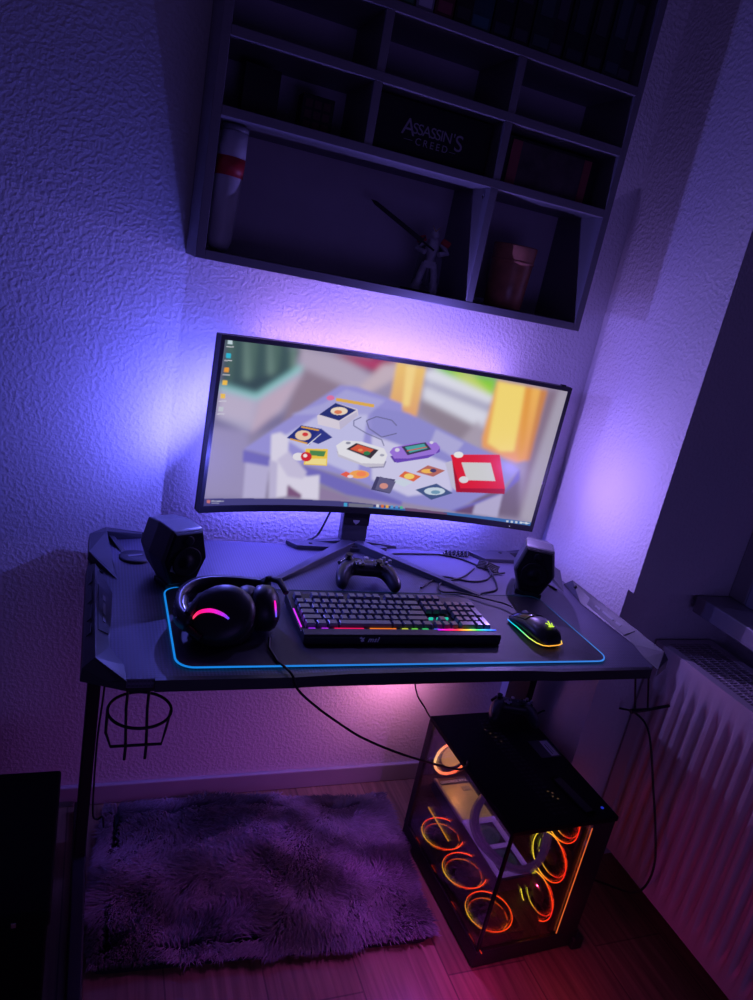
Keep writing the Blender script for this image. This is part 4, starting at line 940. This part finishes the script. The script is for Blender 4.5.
def make_gamepad(name, label, loc, rz, sc=1., rx=0.):
    t = thing(name, label, 'gamepad', loc, (rx, 0, rz), 'black wireless gamepads'); t.scale = (sc, sc, sc)
    nodes = [((0, .004, .039), (.026, .020)), ((-.026, .008, .041), (.026, .020)), ((.026, .008, .041), (.026, .020)), ((-.048, .002, .038), (.024, .021)), ((.048, .002, .038), (.024, .021)),
             ((-.060, -.026, .029), (.018, .019)), ((.060, -.026, .029), (.018, .019)), ((-.064, -.054, .017), (.013, .014)), ((.064, -.054, .017), (.013, .014))]
    skin_mesh('body', nodes, [(0, 1), (0, 2), (1, 3), (2, 4), (3, 5), (4, 6), (5, 7), (6, 8)], M['padshell'], t)
    for x, y in ((-.043, .014), (.022, -.008)):
        s = MB().lathe([(.0105, 0), (.011, .002), (.006, .004)], 20, TR(x, y, .056)).build('stick_well', M['gloss'], t)
        MB().lathe([(.0042, 0), (.0040, .0055), (.0075, .007), (.0082, .009), (.0075, .0105), (.0045, .0095), (1e-6, .0090)], 22, TR(x, y, .058)).build('thumbstick', M['black'], s)
    d = MB().lathe([(.0125, 0), (.0125, .0022), (.0115, .003), (1e-6, .0018)], 24, TR(-.022, -.008, .0565)).build('direction_dish', M['gloss'], t)
    MB().box((-.0105, -.0032, 0), (.0105, .0032, .0048), TR(-.022, -.008, .0572)).box((-.0032, -.0105, 0), (.0032, .0105, .0048), TR(-.022, -.008, .0572)).build('direction_pad', M['padbtn'], d, bevel=.0006)
    for dx, dy in ((0, .011), (0, -.011), (.011, 0), (-.011, 0)):
        MB().lathe([(.0046, 0), (.0046, .0042), (.0038, .0052), (1e-6, .0055)], 16, TR(.043+dx, .014+dy, .0565)).build('face_button', M['padbtn'], t)
    MB().lathe([(.0058, 0), (.0058, .0012), (1e-6, .0018)], 18, TR(0, .022, .0577)).build('home_button', M['logo'], t)
    for s in (-1, 1):
        MB().tube([(s*.022, .032, .045), (s*.045, .030, .045), (s*.060, .018, .041)], [.006, .0075, .006], 8).build('bumper', M['gloss'], t)
        MB().tube([(s*.034, .030, .034), (s*.040, .038, .024), (s*.042, .036, .014)], [.009, .009, .005], 8).build('trigger', M['gloss'], t)
        MB().lathe([(.0024, 0), (.0024, .0012), (1e-6, .0016)], 10, TR(s*.011, .006, .0582)).build('menu_button', M['padbtn'], t)
    return t
M['padshell'] = mat('gamepad_shell', (.030, .030, .038), .36)
M['padbtn'] = mat('gamepad_button', (.22, .22, .28), .3)
make_gamepad('gamepad', 'black gamepad lying behind the keyboard under the monitor', (.534, -.268, H-.003), radians(-6), .92, radians(4))
PCX, PCY, PCR = .8159, -.5993, .0319
PW, PD, PH = .2700, .3850, .3646
make_gamepad('gamepad', 'black gamepad resting on the rear of the PC case', (1.012, -.245, PH+.002), radians(-18), .86)

# ------------------------------------------------------------------ headset
def make_headset():
    t = thing('gaming_headset', 'black gaming headset with magenta light stripes on the desk mat', 'headset', (.233, -.490, PADZ))
    def W(x, y, z): return (x-.235, y+.455, z-PADZ)
    def cup(c, nrm, up, R, sx, grad, first):
        T = facing(W(*c), nrm, up)
        b = MB().lathe([(R*.80, -.020), (R*.97, -.016), (R, -.006), (R*.97, .004), (R*.86, .012), (R*.60, .018), (R*.25, .021), (1e-6, .0215)], 36, T, sx=sx).build('ear_cup', M['headset'], t)
        k = MB(); n = 40
        for i in range(n):     # stitched, gently ribbed cushion
            pass
        vs = []; fs = []; q = 12
        for i in range(n):
            a = 2*pi*i/n; rib = 1+.05*(i % 2)
            for j in range(q):
                bb = 2*pi*j/q; rr_ = R*.74+(R*.235*rib)*cos(bb); zz = -.033+.0155*sin(bb)*rib
                vs.append((rr_*cos(a)*sx, rr_*sin(a), zz))
        for i in range(n):
            for j in range(q): fs.append((i*q+j, ((i+1) % n)*q+j, ((i+1) % n)*q+(j+1) % q, i*q+(j+1) % q))
        k.add(vs, fs, True, T).build('ear_cushion', M['soft'], b)
        MB().lathe([(R*.62, -.024), (1e-6, -.024)], 24, T, sx=sx).build('speaker_cloth', M['dark'], b)
        # glowing slats along a curve on the outer face
        g = MB(); cols = []
        prof_ = [(1., -.006), (.97, .004), (.86, .012), (.60, .018), (.25, .021), (0, .0215)]
        def zs_(rr):
            for (r0, z0), (r1, z1) in zip(prof_, prof_[1:]):
                if r1 <= rr <= r0: return z1+(z0-z1)*(rr-r1)/(r0-r1)
            return -.006
        cv = spline([(x*R, y*R, 0) for x, y in grad[1]], 10); N_ = len(cv)
        for i in range(N_-1):
            s = i/(N_-1); p = cv[i]; q = cv[i+1]; dd = (q-p); ln = dd.length*(.97 if s < .5 else .66)
            w_ = grad[2]*(.25+.75*sin(pi*min(1, .06+.85*s)))
            zz = zs_(math.hypot(p.x/sx, p.y)/R)+.0006
            sl = (zs_(math.hypot(q.x/sx, q.y)/R)-zs_(math.hypot(p.x/sx, p.y)/R))/max(dd.length, 1e-5)
            g.box((-ln/2, -w_/2, -.002), (ln/2, w_/2, .0008), T @ TR(p.x, p.y, zz) @ Matrix.Rotation(math.atan2(dd.y, dd.x), 4, 'Z') @ Matrix.Rotation(-math.atan(sl), 4, 'Y'))
            cols += [gradient(grad[0], s)]*8
        o = g.build('light_stripe', M['ledgrad'], b); color_attr(o, cols)
        return b
    GA = [(250, 60, 90), (245, 20, 110), (225, 20, 160), (170, 40, 210), (70, 60, 230)]
    cA = (.200, -.468, .790); nA = (-.34, -.62, .66)
    cup(cA, nA, (-.3, .6, .6), .0500, 1.12, (GA, [(-.86, .12), (-.55, .20), (-.2, .08), (.08, -.18), (.22, -.40)], .0062), True)
    cB = (.283, -.436, .786); nB = (.90, -.36, .22)
    cup(cB, nB, (0, .15, 1), .0400, .95, ([(240, 20, 160), (225, 30, 190), (130, 60, 220), (60, 90, 230)], [(-.45, .45), (-.52, .1), (-.50, -.25)], .005), False)
    # yokes and headband
    P = [(.150, -.478, .778), (.138, -.440, .776), (.145, -.392, .778), (.172, -.362, .782), (.212, -.352, .784), (.252, -.356, .786), (.282, -.372, .794), (.290, -.392, .812)]
    S = spline([W(*p) for p in P], 6); hb = MB()
    n = len(S); vs = []; fs = []
    for i, p in enumerate(S):
        a = S[max(0, i-1)]; b = S[min(n-1, i+1)]; tt = (b-a).normalized(); out = tt.cross(Vector((0, 0, 1))).normalized(); up = Vector((0, 0, 1))
        w_ = .013+.006*sin(pi*i/(n-1)); th = .0055
        for dx, dz in ((-th, -w_), (th, -w_), (th*1.2, 0), (th, w_), (-th, w_), (-th*1.2, 0)): vs.append(p+out*dx+up*dz)
    for i in range(n-1):
        for k in range(6): fs.append((i*6+k, i*6+(k+1) % 6, (i+1)*6+(k+1) % 6, (i+1)*6+k))
    fs += [tuple(range(5, -1, -1)), tuple(range((n-1)*6, n*6))]
    hb.add(vs, fs, True).build('headband', M['headset'], t)
    MB().tube([W(.146, -.455, .776), W(.142, -.43, .776), W(.148, -.395, .778)], [.0125, .0145, .011], 10).build('slider_hinge', M['headgloss'], t)
    MB().tube([W(.148, -.470, .790), W(.170, -.440, .806), W(.200, -.425, .812)], [.007, .008, .005], 8).tube([W(.148, -.480, .772), W(.168, -.500, .764)], [.006, .005], 8).build('yoke', M['headset'], t)
    MB().tube([W(.291, -.385, .818), W(.306, -.405, .822), W(.314, -.430, .812)], [.005, .006, .005], 8).build('yoke', M['headset'], t)
    MB().tube([W(.284, -.476, .752), W(.279, -.500, .7475), W(.285, -.54, .7465)], .0022, 8).build('cable_plug', M['rubber'], t)
M['headset'] = mat('headset_shell', (.018, .018, .022), .40)
M['headgloss'] = mat('headset_hinge', (.05, .05, .06), .22)
make_headset()
cable('headset_cable', 'long black headset cable drooping from the mat to the PC case', [(.283, -.575, .7468), (.290, -.590, .7468), (.299, -.612, .7445), (.310, -.618, .722), (.345, -.618, .690), (.385, -.618, .660), (.435, -.617, .626), (.505, -.614, .590), (.58, -.606, .556), (.66, -.56, .500), (.74, -.48, .427), (.80, -.415, .380), (.818, -.388, .3675)], .0021)

# ------------------------------------------------------------------ loose cables on the desk
z_ = H+.0026
t_ = 'cables behind the right speaker'
cable('speaker_cable', 'black cable curling from behind the right speaker to the gamepad side', [(.905, -.19, z_), (.875, -.165, z_), (.84, -.12, z_), (.80, -.10, z_), (.76, -.098, z_), (.68, -.104, z_), (.64, -.115, z_)], .0022)
cable('usb_cable', 'black cable looping left of the right speaker and under the monitor leg', [(.915, -.20, z_+.004), (.88, -.205, z_), (.845, -.235, z_), (.80, -.245, z_), (.74, -.225, z_), (.70, -.25, z_), (.66, -.285, z_)], .0022)
cable('power_cable', 'black cable dropping from the cable bundle to the keyboard back', [(.885, -.17, z_+.003), (.875, -.21, z_+.003), (.865, -.25, z_), (.845, -.285, z_), (.80, -.305, z_+.001), (.775, -.322, z_+.004)], .0022)
cable('audio_cable', 'short black cable stub emerging right of the right speaker', [(.955, -.215, z_), (.985, -.225, z_), (1.005, -.245, z_), (1.014, -.275, z_)], .0026)
b = thing('cable_bundle', 'folded black cable coil tied beside the right speaker', 'cable bundle', (.882, -.168, H))
m = MB()
for i in range(5):
    y = -.012+i*.006; m.tube(spline([(-.022, y, .0035+.0018*i), (0, y+.002, .0055+.0018*i), (.022, y, .0035+.0018*i), (.028, y+.004, .0045+.0012*i)], 4), .0023, 6)
m.build('coil', M['rubber'], b, rot=(0, 0, -.7))
MB().ring(.0105, .0016, TR(0, 0, .0085, (0, pi/2, -.7)), 16, 6).build('tie', M['black'], b)
b = thing('cable_bundle', 'folded black cable coil at the back edge behind the monitor foot', 'cable bundle', (.835, -.095, H))
m = MB()
for i in range(6):
    x_ = -.028+i*.011; m.tube(spline([(x_, -.012, .0035), (x_+.003, -.004, .010), (x_+.005, .006, .010), (x_+.006, .012, .0035)], 4), .0026, 6)
m.build('coil', M['rubber'], b)
MB().tube([(-.034, 0, .0048), (.038, 0, .0048)], .0032, 6).build('tie', M['black'], b)

# ------------------------------------------------------------------ PC case
def make_pc():
    t = thing('computer_case', 'black glass-sided computer tower with glowing orange fan rings', 'computer', (PCX, PCY, 0), (0, 0, PCR))
    bm_ = M['blackmetal']
    MB().box((0, 0, .006), (PW, PD, .046)).build('base_tray', bm_, t, bevel=.002)
    for x, y in ((.03, .03), (PW-.03, .03), (.03, PD-.03), (PW-.03, PD-.03)): MB().lathe([(.014, 0), (.013, .007), (1e-6, .007)], 16, TR(x, y, 0)).build('foot', M['rubber'], t)
    tp = MB().box((0, 0, PH-.012), (PW, PD, PH)).build('top_panel', M['top'], t, bevel=.0015)
    m = MB()
    for i in range(26):
        for j in range(3): 
            y = .03+i*.0128; m.box((.118+j*.014, y, PH-.0002), (.128+j*.014, y+.006, PH+.0003))
    m.build('vent_slots', M['dark'], tp)
    m = MB()
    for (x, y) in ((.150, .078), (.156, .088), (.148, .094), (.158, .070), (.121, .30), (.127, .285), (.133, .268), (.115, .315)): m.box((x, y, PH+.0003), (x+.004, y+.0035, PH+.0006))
    m.build('vent_glint', glow('vent_highlight', (190, 150, 100), .12), tp)  # highlights on the vent slots, painted in as dim emission
    MB().box((.075, 0, 0), (.150, .0, 0)) if 0 else None
    st = MB().box((.205, .200, PH+.0002), (.262, .262, PH+.0006)).build('label_sticker', mat('dark_label', (.03, .03, .05), .4), tp)
    MB().box((.236, .204, PH+.0006), (.258, .258, PH+.0009)).build('label_patch', M['silver'], st)
    MB().box((.242, .210, PH+.0009), (.244, .245, PH+.0011)).box((.249, .215, PH+.0009), (.250, .25, PH+.0011)).build('label_print', M['dark'], st)
    # pillars and panels
    MB().box((0, PD-.012, .046), (PW, PD, PH-.012)).build('rear_panel', bm_, t)
    MB().box((PW-.006, .012, .046), (PW, PD-.012, PH-.012)).build('right_panel', bm_, t)
    MB().box((.206, 0, .046), (PW-.006, .010, PH-.012)).build('front_column', bm_, t, bevel=.001)
    MB().box((.216, .128, .046), (.222, PD-.012, PH-.012)).build('motherboard_tray', M['tray'], t)
    MB().box((.0002, PD-.020, .046), (.012, PD-.012, PH-.012)).build('rear_pillar', bm_, t)
    MB().box((.0005, .004, .046), (.0035, PD-.013, PH-.012)).build('side_glass', M['glass'], t)
    MB().box((.0040, .0005, .046), (.205, .0035, PH-.012)).build('front_glass', M['glass'], t)
    MB().box((.0002, .0002, .040), (.0062, .0062, PH-.010)).build('glass_edge', mat('glass_edge', (.004, .004, .004), .6, spec=.1), t)
    MB().box((0, -.0006, .046), (.21, .0004, .051)).box((-.0006, 0, .046), (.0004, PD, .051)).build('glass_rail', bm_, t)
    # fans
    def fan(c, n, up, R, g1, g2, name='ring_fan', double=True, rear=False):
        T = facing(c, n, up)
        q = R+.006
        f = MB()
        for a in range(4):
            A = Matrix.Rotation(a*pi/2, 4, 'Z'); f.box((-q, q-.006, -.012), (q, q, .010), T @ A)
            f.prism([(q-.016, q-.004), (q-.004, q-.016), (q-.001, q-.001)], -.012, .010, T @ A)
        f = f.build(name, M['fanframe'], t)
        hub = MB().lathe([(.019, -.008), (.019, .006), (.016, .008), (1e-6, .008)], 24, T).build('hub', M['fanhub'], f)
        bl = MB()
        for k in range(9):
            a = 2*pi*k/9; vs = []
            for r_, tw, da in ((.018, .008, 0), (R*.55, .006, .22), (R*.92, .0035, .38)):
                vs += [(r_*cos(a+da), r_*sin(a+da), -tw), (r_*cos(a+da+.42), r_*sin(a+da+.42), tw)]
            bl.add(vs, [(0, 1, 3, 2), (2, 3, 5, 4)], True, T)
        bl.build('blades', M['blade'], f)
        for RR, zz, mul in (((R*1.0, .011, 1.), (R*.84, .0, .6)) if double else ((R, .010, 1.),)):
            o = MB().ring(RR, .0012 if not rear else .0034, T @ TR(0, 0, zz), 48, 6).build('light_ring', M['fanled'], f)
            cs = []
            Ti = (T @ TR(0, 0, zz)).inverted()
            for v in o.data.vertices:
                l = Ti @ v.co; s = (math.atan2(l.y, l.x)/(2*pi)) % 1
                cs.append([k_*mul for k_ in gradient(g1 if RR == R else g2, 1-abs(2*s-1))])
            color_attr(o, cs)
        return f
    OR = (255, 70, 15); YE = (225, 190, 50); RD = (250, 30, 25); PK = (255, 70, 60); DO = (200, 60, 10)
    # vertical stack beside the front glass
    for i, z in enumerate((.096, .207, .316)):
        fan((.200, .074, z-.006), (-1, -.1, 0), (0, 0, 1), .0530, [RD, OR, YE, YE], [OR, RD, YE, (150, 160, 40)])
    for i, y in enumerate((.305, .188, .072)):
        fan((.066, y, .060), (0, 0, 1), (0, 1, 0), .0530, [DO, OR, (200, 40, 10), (190, 150, 30)], [(170, 40, 5), (200, 90, 10), (180, 30, 5), (120, 110, 20)])
    fan((.066, PD-.026, .262), (0, -1, 0), (0, 0, 1), .046, [(255, 150, 70), (255, 90, 60), (255, 120, 80), (255, 190, 120)], [(255, 120, 60), (255, 90, 60)], double=False, rear=True)
    MB().lathe([(.034, 0), (.020, .002), (1e-6, .002)], 24, facing((.072, PD-.034, .268), (0, -1, 0))).build('lit_disc', glow('fan_glow', (255, 170, 110), .8), t)
    # fan ring's reflection on the front column, painted in as a glowing orange line
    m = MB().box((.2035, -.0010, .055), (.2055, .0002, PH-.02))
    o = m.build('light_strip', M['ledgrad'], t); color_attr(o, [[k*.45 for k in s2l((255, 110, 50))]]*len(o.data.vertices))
    # short glowing orange strips along the case floor
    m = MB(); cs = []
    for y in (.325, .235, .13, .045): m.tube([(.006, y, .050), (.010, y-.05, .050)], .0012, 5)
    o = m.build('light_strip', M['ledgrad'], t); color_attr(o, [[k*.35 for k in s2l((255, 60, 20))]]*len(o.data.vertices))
    # graphics card
    g = MB().box((.028, .030, .172), (.118, PD-.035, .205)).build('graphics_card', M['cardbody'], t, bevel=.002)
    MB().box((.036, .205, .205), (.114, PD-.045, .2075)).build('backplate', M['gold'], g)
    MB().box((.028, .20, .203), (.034, PD-.04, .2095)).build('edge_trim', M['white'], g)
    fr = MB()
    fr.box((.030, .036, .205), (.116, .046, .212)).box((.030, .112, .205), (.116, .120, .212)).box((.030, .188, .205), (.116, .200, .212)).box((.030, .036, .205), (.040, .2, .212)).box((.106, .036, .205), (.116, .2, .212))
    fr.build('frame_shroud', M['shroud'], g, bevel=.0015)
    for y in (.079, .154):
        MB().lathe([(.028, 0), (.028, .002), (.010, .004), (1e-6, .004)], 24, TR(.073, y, .2055)).build('cooler_fan', mat('teal_dark', (.05, .09, .10), .4, em=s2l((40, 90, 90)), es=.12), g)
    MB().box((.036, PD-.066, .2076), (.114, PD-.046, .2082)).build('name_strip', M['cardbody'], g)
    text('GEFORCE RTX', .0115, M['glowtext'], g, TR(.075, PD-.060, .2085, (0, 0, 0)))
    MB().box((.085, PD-.092, .2076), (.105, PD-.078, .210)).build('power_plug', M['white'], g)
    o = MB().box((.046, .250, .100), (.0485, .365, .103)).build('light_strip', M['ledgrad'], t); color_attr(o, [[k*.8 for k in s2l((230, 150, 30))]]*len(o.data.vertices))
    # cooler pump and hoses
    MB().lathe([(.030, 0), (.030, .020), (.026, .024), (1e-6, .024)], 28, facing((.216, .29, .27), (-1, 0, 0))).build('cooler_pump', M['gloss'], t)
    def Lc(x, y, z): v = Matrix.Rotation(-PCR, 3, 'Z') @ Vector((x-PCX, y-PCY, 0)); return (v.x, v.y, z)
    for k in (0, 1):
        d = k*.011
        pts = [Lc(.99, -.320, .275), Lc(.93, -.355, .262), Lc(.872+d, -.392, .250), Lc(.838+d, -.435, .244), Lc(.826+d, -.485, .240), (.022+d, .075, .236), (.045+d, .045, .228), (.09, .030+d*.6, .222), (.14, .045+d*.5, .225), (.185, .085+d, .24), (.205, .13, .26)]
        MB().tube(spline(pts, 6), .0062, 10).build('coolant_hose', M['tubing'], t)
    m = MB()
    for i in range(4): m.box((.196, .20+i*.010, .19), (.214, .204+i*.010, .31))
    o = m.build('memory_stick', M['ledgrad'], t); color_attr(o, [[k*.10 for k in s2l((120, 60, 200))]]*len(o.data.vertices))
    MB().box((.205, .15, .10), (.216, .35, .34)).build('motherboard', mat('board', (.02, .02, .03), .5, var=.8, vscale=60), t)
    o = MB().ring(.013, .0012, TR(.205, .262, .165, (0, pi/2, 0))).build('light_ring', M['ledgrad'], t); color_attr(o, [s2l((230, 200, 60))]*len(o.data.vertices))
    MB().lathe([(.0035, 0), (.0035, .0012), (1e-6, .0016)], 12, TR(PW-.022, .030, PH)).build('power_button', glow('blue_button', (40, 60, 230), .5), t)
    MB().tube(spline([(PW, .10, .30), (PW+.012, .12, .33), (PW+.020, .14, .30)], 4), .002, 6).build('rear_stub', M['rubber'], t) if 0 else None
    return t
M['glowtext'] = mat('pale_card_lettering', (.8, .8, .9), .4, em=s2l((170, 150, 210)), es=.35)
M['top'] = mat('case_top', (.003, .003, .004), .55, spec=.12)
M['tray'] = mat('case_tray', (.010, .010, .014), .5)
M['fanframe'] = mat('fan_frame', (.012, .012, .014), .4)
M['fanhub'] = mat('fan_hub', (.02, .02, .025), .35)
M['blade'] = mat('fan_blade', (.05, .045, .06), .35)
M['cardbody'] = mat('card_body', (.03, .03, .04), .35)
make_pc()

cable('power_lead', 'black cable drooping from the desk hook down the radiator front', [(1.10, -.15, .34), (1.16, -.165, .335), (1.20, -.20, .36), (1.23, -.28, .425), (1.235, -.36, .468), (1.215, -.42, .500), (1.225, -.455, .490), (1.238, -.475, .448), (1.240, -.515, .372), (1.240, -.560, .290), (1.243, -.588, .215), (1.243, -.588, .150), (1.236, -.565, .105), (1.225, -.50, .065), (1.20, -.44, .04), (1.17, -.35, .02), (1.15, -.28, .004)], .0026)
cable('usb_lead', 'small black cable loop rising behind the right side of the PC', [(1.095, -.205, .20), (1.105, -.20, .30), (1.135, -.205, .355), (1.170, -.215, .350), (1.180, -.23, .31), (1.165, -.235, .25), (1.15, -.23, .12), (1.15, -.23, .004)], .0022)
cable('thin_cable', 'thin black cable hanging from desk underside behind PC case', [(.752, -.17, .66), (.745, -.19, .50), (.748, -.196, .455), (.766, -.198, .41), (.80, -.198, .366), (.835, -.199, .30), (.84, -.199, .12), (.83, -.195, .004)], .0019)
cable('leg_cable', 'thin black cable hooked on the inner side of the left desk leg', [(.045, -.16, .66), (.05, -.165, .45), (.046, -.16, .30), (.05, -.16, .12), (.060, -.16, .09), (.072, -.165, .10), (.076, -.17, .075)], .0022)

# ------------------------------------------------------------------ rug
def make_rug():
    t = thing('shaggy_rug', 'dark purple-grey shaggy rug under the desk', 'rug', (0, 0, 0), (0, 0, -.0747))
    gx0, gx1, gy0, gy1 = .085, .795, -.462, -.030
    MB().prism(rrect(gx0, gy0, gx1, gy1, .03, 4), .001, .012).build('backing', M['rugback'], t)
    rng = np.random.default_rng(5); N = 60000
    x = rng.uniform(gx0, gx1, N); y = rng.uniform(gy0, gy1, N)
    def nz(x, y, f, s):
        r = np.random.default_rng(s); o = 0
        for _ in range(7):
            a, b, c = r.normal(0, f), r.normal(0, f), r.uniform(0, 6.28); o = o+np.sin(a*x+b*y+c)
        return o/2.6
    ang = 2.0*nz(x, y, 13, 1)+.9*nz(x, y, 38, 2)-1.2+rng.normal(0, .30, N)
    lean = .75+.30*nz(x, y, 22, 3)+rng.normal(0, .12, N)
    edge = np.minimum(np.minimum(x-gx0, gx1-x), np.minimum(y-gy0, gy1-y))
    ln = (.036+.010*nz(x, y, 18, 4)+rng.normal(0, .004, N))*np.clip(.75+edge*6, .7, 1)
    lean = np.clip(lean, .25, 1.15)
    # strands fall outward at the border
    ox = np.where(x-gx0 < .03, -1., 0)+np.where(gx1-x < .03, 1., 0); oy = np.where(y-gy0 < .03, -1., 0)+np.where(gy1-y < .03, 1., 0)
    dx = np.cos(ang)*(edge > .0)+ox*1.2; dy = np.sin(ang)+oy*1.2; q = np.hypot(dx, dy)+1e-6; dx /= q; dy /= q
    clump = np.clip(.5+.5*nz(x, y, 26, 6), 0, 1)
    w = rng.uniform(.0009, .0019, N)
    px, py = -dy, dx
    V = np.zeros((N, 5, 3)); z0 = .010
    def at(f):
        h = ln*(np.sin(f*(np.pi/2)*np.minimum(1, 1.15-lean*.35)))*(1-.45*lean*f); r = ln*lean*f**1.4
        return x+dx*r, y+dy*r, z0+h*.95
    for i, (f, ww) in enumerate(((0, 1), (.55, .8))):
        X, Y, Z = at(f); V[:, 2*i, 0] = X-px*w*ww; V[:, 2*i, 1] = Y-py*w*ww; V[:, 2*i, 2] = Z
        V[:, 2*i+1, 0] = X+px*w*ww; V[:, 2*i+1, 1] = Y+py*w*ww; V[:, 2*i+1, 2] = Z
    X, Y, Z = at(1.); V[:, 4, 0] = X; V[:, 4, 1] = Y; V[:, 4, 2] = Z-ln*.08
    V[:, :, 2] = np.maximum(V[:, :, 2], .004)
    base = (np.arange(N)*5)[:, None]
    loops = np.concatenate([base+np.array([0, 1, 3, 2]), base+np.array([2, 3, 4])], 1).ravel()
    me = bpy.data.meshes.new('pile'); me.vertices.add(N*5); me.vertices.foreach_set('co', V.ravel().astype(np.float32))
    me.loops.add(len(loops)); me.loops.foreach_set('vertex_index', loops.astype(np.int32))
    me.polygons.add(N*2); ls = np.empty(N*2, np.int32); ls[0::2] = np.arange(N)*7; ls[1::2] = np.arange(N)*7+4
    me.polygons.foreach_set('loop_start', ls); me.update(calc_edges=True); me.validate()
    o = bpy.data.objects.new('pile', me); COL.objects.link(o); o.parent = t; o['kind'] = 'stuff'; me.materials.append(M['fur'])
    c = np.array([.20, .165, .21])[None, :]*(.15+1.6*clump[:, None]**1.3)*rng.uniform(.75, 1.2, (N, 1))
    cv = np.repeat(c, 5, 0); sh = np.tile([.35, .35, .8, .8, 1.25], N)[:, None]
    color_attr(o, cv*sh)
M['rugback'] = mat('rug_backing', (.02, .015, .025), .9)
make_rug()

# ------------------------------------------------------------------ dark box at the left
t = thing('storage_box', 'black lidded box on the floor left of the desk leg', 'box', (-.312, -.415, 0))
MB().box((-.28, -.165, 0), (.288, .165, .268)).build('box_body', M['boxdark'] if 'boxdark' in M else M['black'], t, bevel=.004)
MB().box((-.284, -.170, .268), (.292, .170, .30)).build('lid', M['boxdark'], t, bevel=.006, seg=3)
MB().box((.235, -.174, .280), (.243, -.170, .290)).build('latch', M['chrome'], t, bevel=.001)

# ------------------------------------------------------------------ light
def area(loc, target, sx, sy, col, power, name='light_source', spread=180):
    l = bpy.data.lights.new(name, 'AREA'); l.shape = 'RECTANGLE'; l.size = sx; l.size_y = sy; l.color = s2l(col); l.energy = power; l.spread = radians(spread)
    o = bpy.data.objects.new(name, l); COL.objects.link(o); o.location = loc
    d = Vector(target)-Vector(loc); o.rotation_euler = d.to_track_quat('-Z', 'Y').to_euler(); return o
def point(loc, col, power, r=.02, name='light_source'):
    l = bpy.data.lights.new(name, 'POINT'); l.color = s2l(col); l.energy = power; l.shadow_soft_size = r
    o = bpy.data.objects.new(name, l); COL.objects.link(o); o.location = loc; return o
def spot(loc, target, col, power, ang, name='light_source'):
    l = bpy.data.lights.new(name, 'SPOT'); l.color = s2l(col); l.energy = power; l.shadow_soft_size = 0; l.spot_size = radians(ang); l.spot_blend = 1
    o = bpy.data.objects.new(name, l); COL.objects.link(o); o.location = loc
    o.rotation_euler = (Vector(target)-Vector(loc)).to_track_quat('-Z', 'Y').to_euler(); return o
WCOL = (.011, .0075, .029)
# light bars on the back of the monitor, thrown outward along the wall
area((.222, -.100, 1.0), (-.35, 0, 1.36), .02, .24, (110, 108, 255), 1.6)
area((.245, -.07, 1.0), (.20, 0, 1.0), .03, .28, (112, 108, 255), .35)
area((.60, -.055, 1.16), (.60, 0, 1.45), .60, .02, (180, 140, 255), 1.0)
area((.975, -.100, 1.0), (1.143, -.32, 1.25), .02, .26, (165, 125, 255), .2)
area((.60, -.035, .86), (.60, -.02, .76), .66, .02, (110, 100, 255), 2.4)
# unseen points added before and above the monitor to light wall, desk and shelf
point((.225, -.222, .94), (104, 104, 255), 2.5, 0)
point((.60, -.212, 1.222), (140, 124, 255), 2.3, 0)
point((.93, -.205, .96), (165, 135, 255), 3.1, 0)
# unseen sources added outside the case, for fan glow on wall, floor, radiator
spot((.80, -.15, .38), (.77, 0, .34), (255, 150, 205), 1.9, 160)
spot((.782, -.50, .37), (.48, -.42, 0), (205, 90, 255), 3.4, 150)
point((.80, -.64, .10), (255, 60, 210), .20, 0)
point((1.00, -.66, .12), (255, 60, 110), .09, 0)
point((1.125, -.42, .22), (255, 90, 80), .02, 0)
# unseen points added inside the case to brighten its parts
point((PCX+.09, -.26, .30), (255, 170, 110), .16, 0)
point((PCX+.10, -.52, .30), (180, 110, 255), .06, 0)
point((PCX+.13, -.50, .12), (255, 90, 40), .10, 0)
# unseen soft fill added behind the viewer to lift the shelf interior
area((.5, -2.4, .75), (.5, 0, 1.3), 1.2, .6, (120, 98, 215), 2.8)

W = bpy.data.worlds.new('world'); SC.world = W; W.use_nodes = True
bg = W.node_tree.nodes['Background']; bg.inputs['Color'].default_value = (*WCOL, 1); bg.inputs['Strength'].default_value = 1

# ------------------------------------------------------------------ camera
F, CX, CY, CZ = 724.296, -.02153, -1.54693, 1.34988
yaw, pitch, roll = -.404068, -.296085, .200944
cam = bpy.data.cameras.new('camera'); co = bpy.data.objects.new('camera', cam); COL.objects.link(co)
cam.sensor_fit = 'VERTICAL'; cam.sensor_height = 36; cam.lens = F*36/1000; cam.clip_start = .02
R = Matrix.Rotation(yaw, 4, 'Z') @ Matrix.Rotation(pitch+pi/2, 4, 'X') @ Matrix.Rotation(roll, 4, 'Z')
co.matrix_world = Matrix.Translation((CX, CY, CZ)) @ R
SC.camera = co
SC.view_settings.view_transform = 'Standard'; SC.view_settings.look = 'None'; SC.view_settings.exposure = 0; SC.view_settings.gamma = 1
SC.cycles.use_denoising = True
SC.cycles.max_bounces = 8; SC.cycles.transparent_max_bounces = 12; SC.cycles.caustics_reflective = False; SC.cycles.caustics_refractive = False
SC.cycles.sample_clamp_indirect = 3
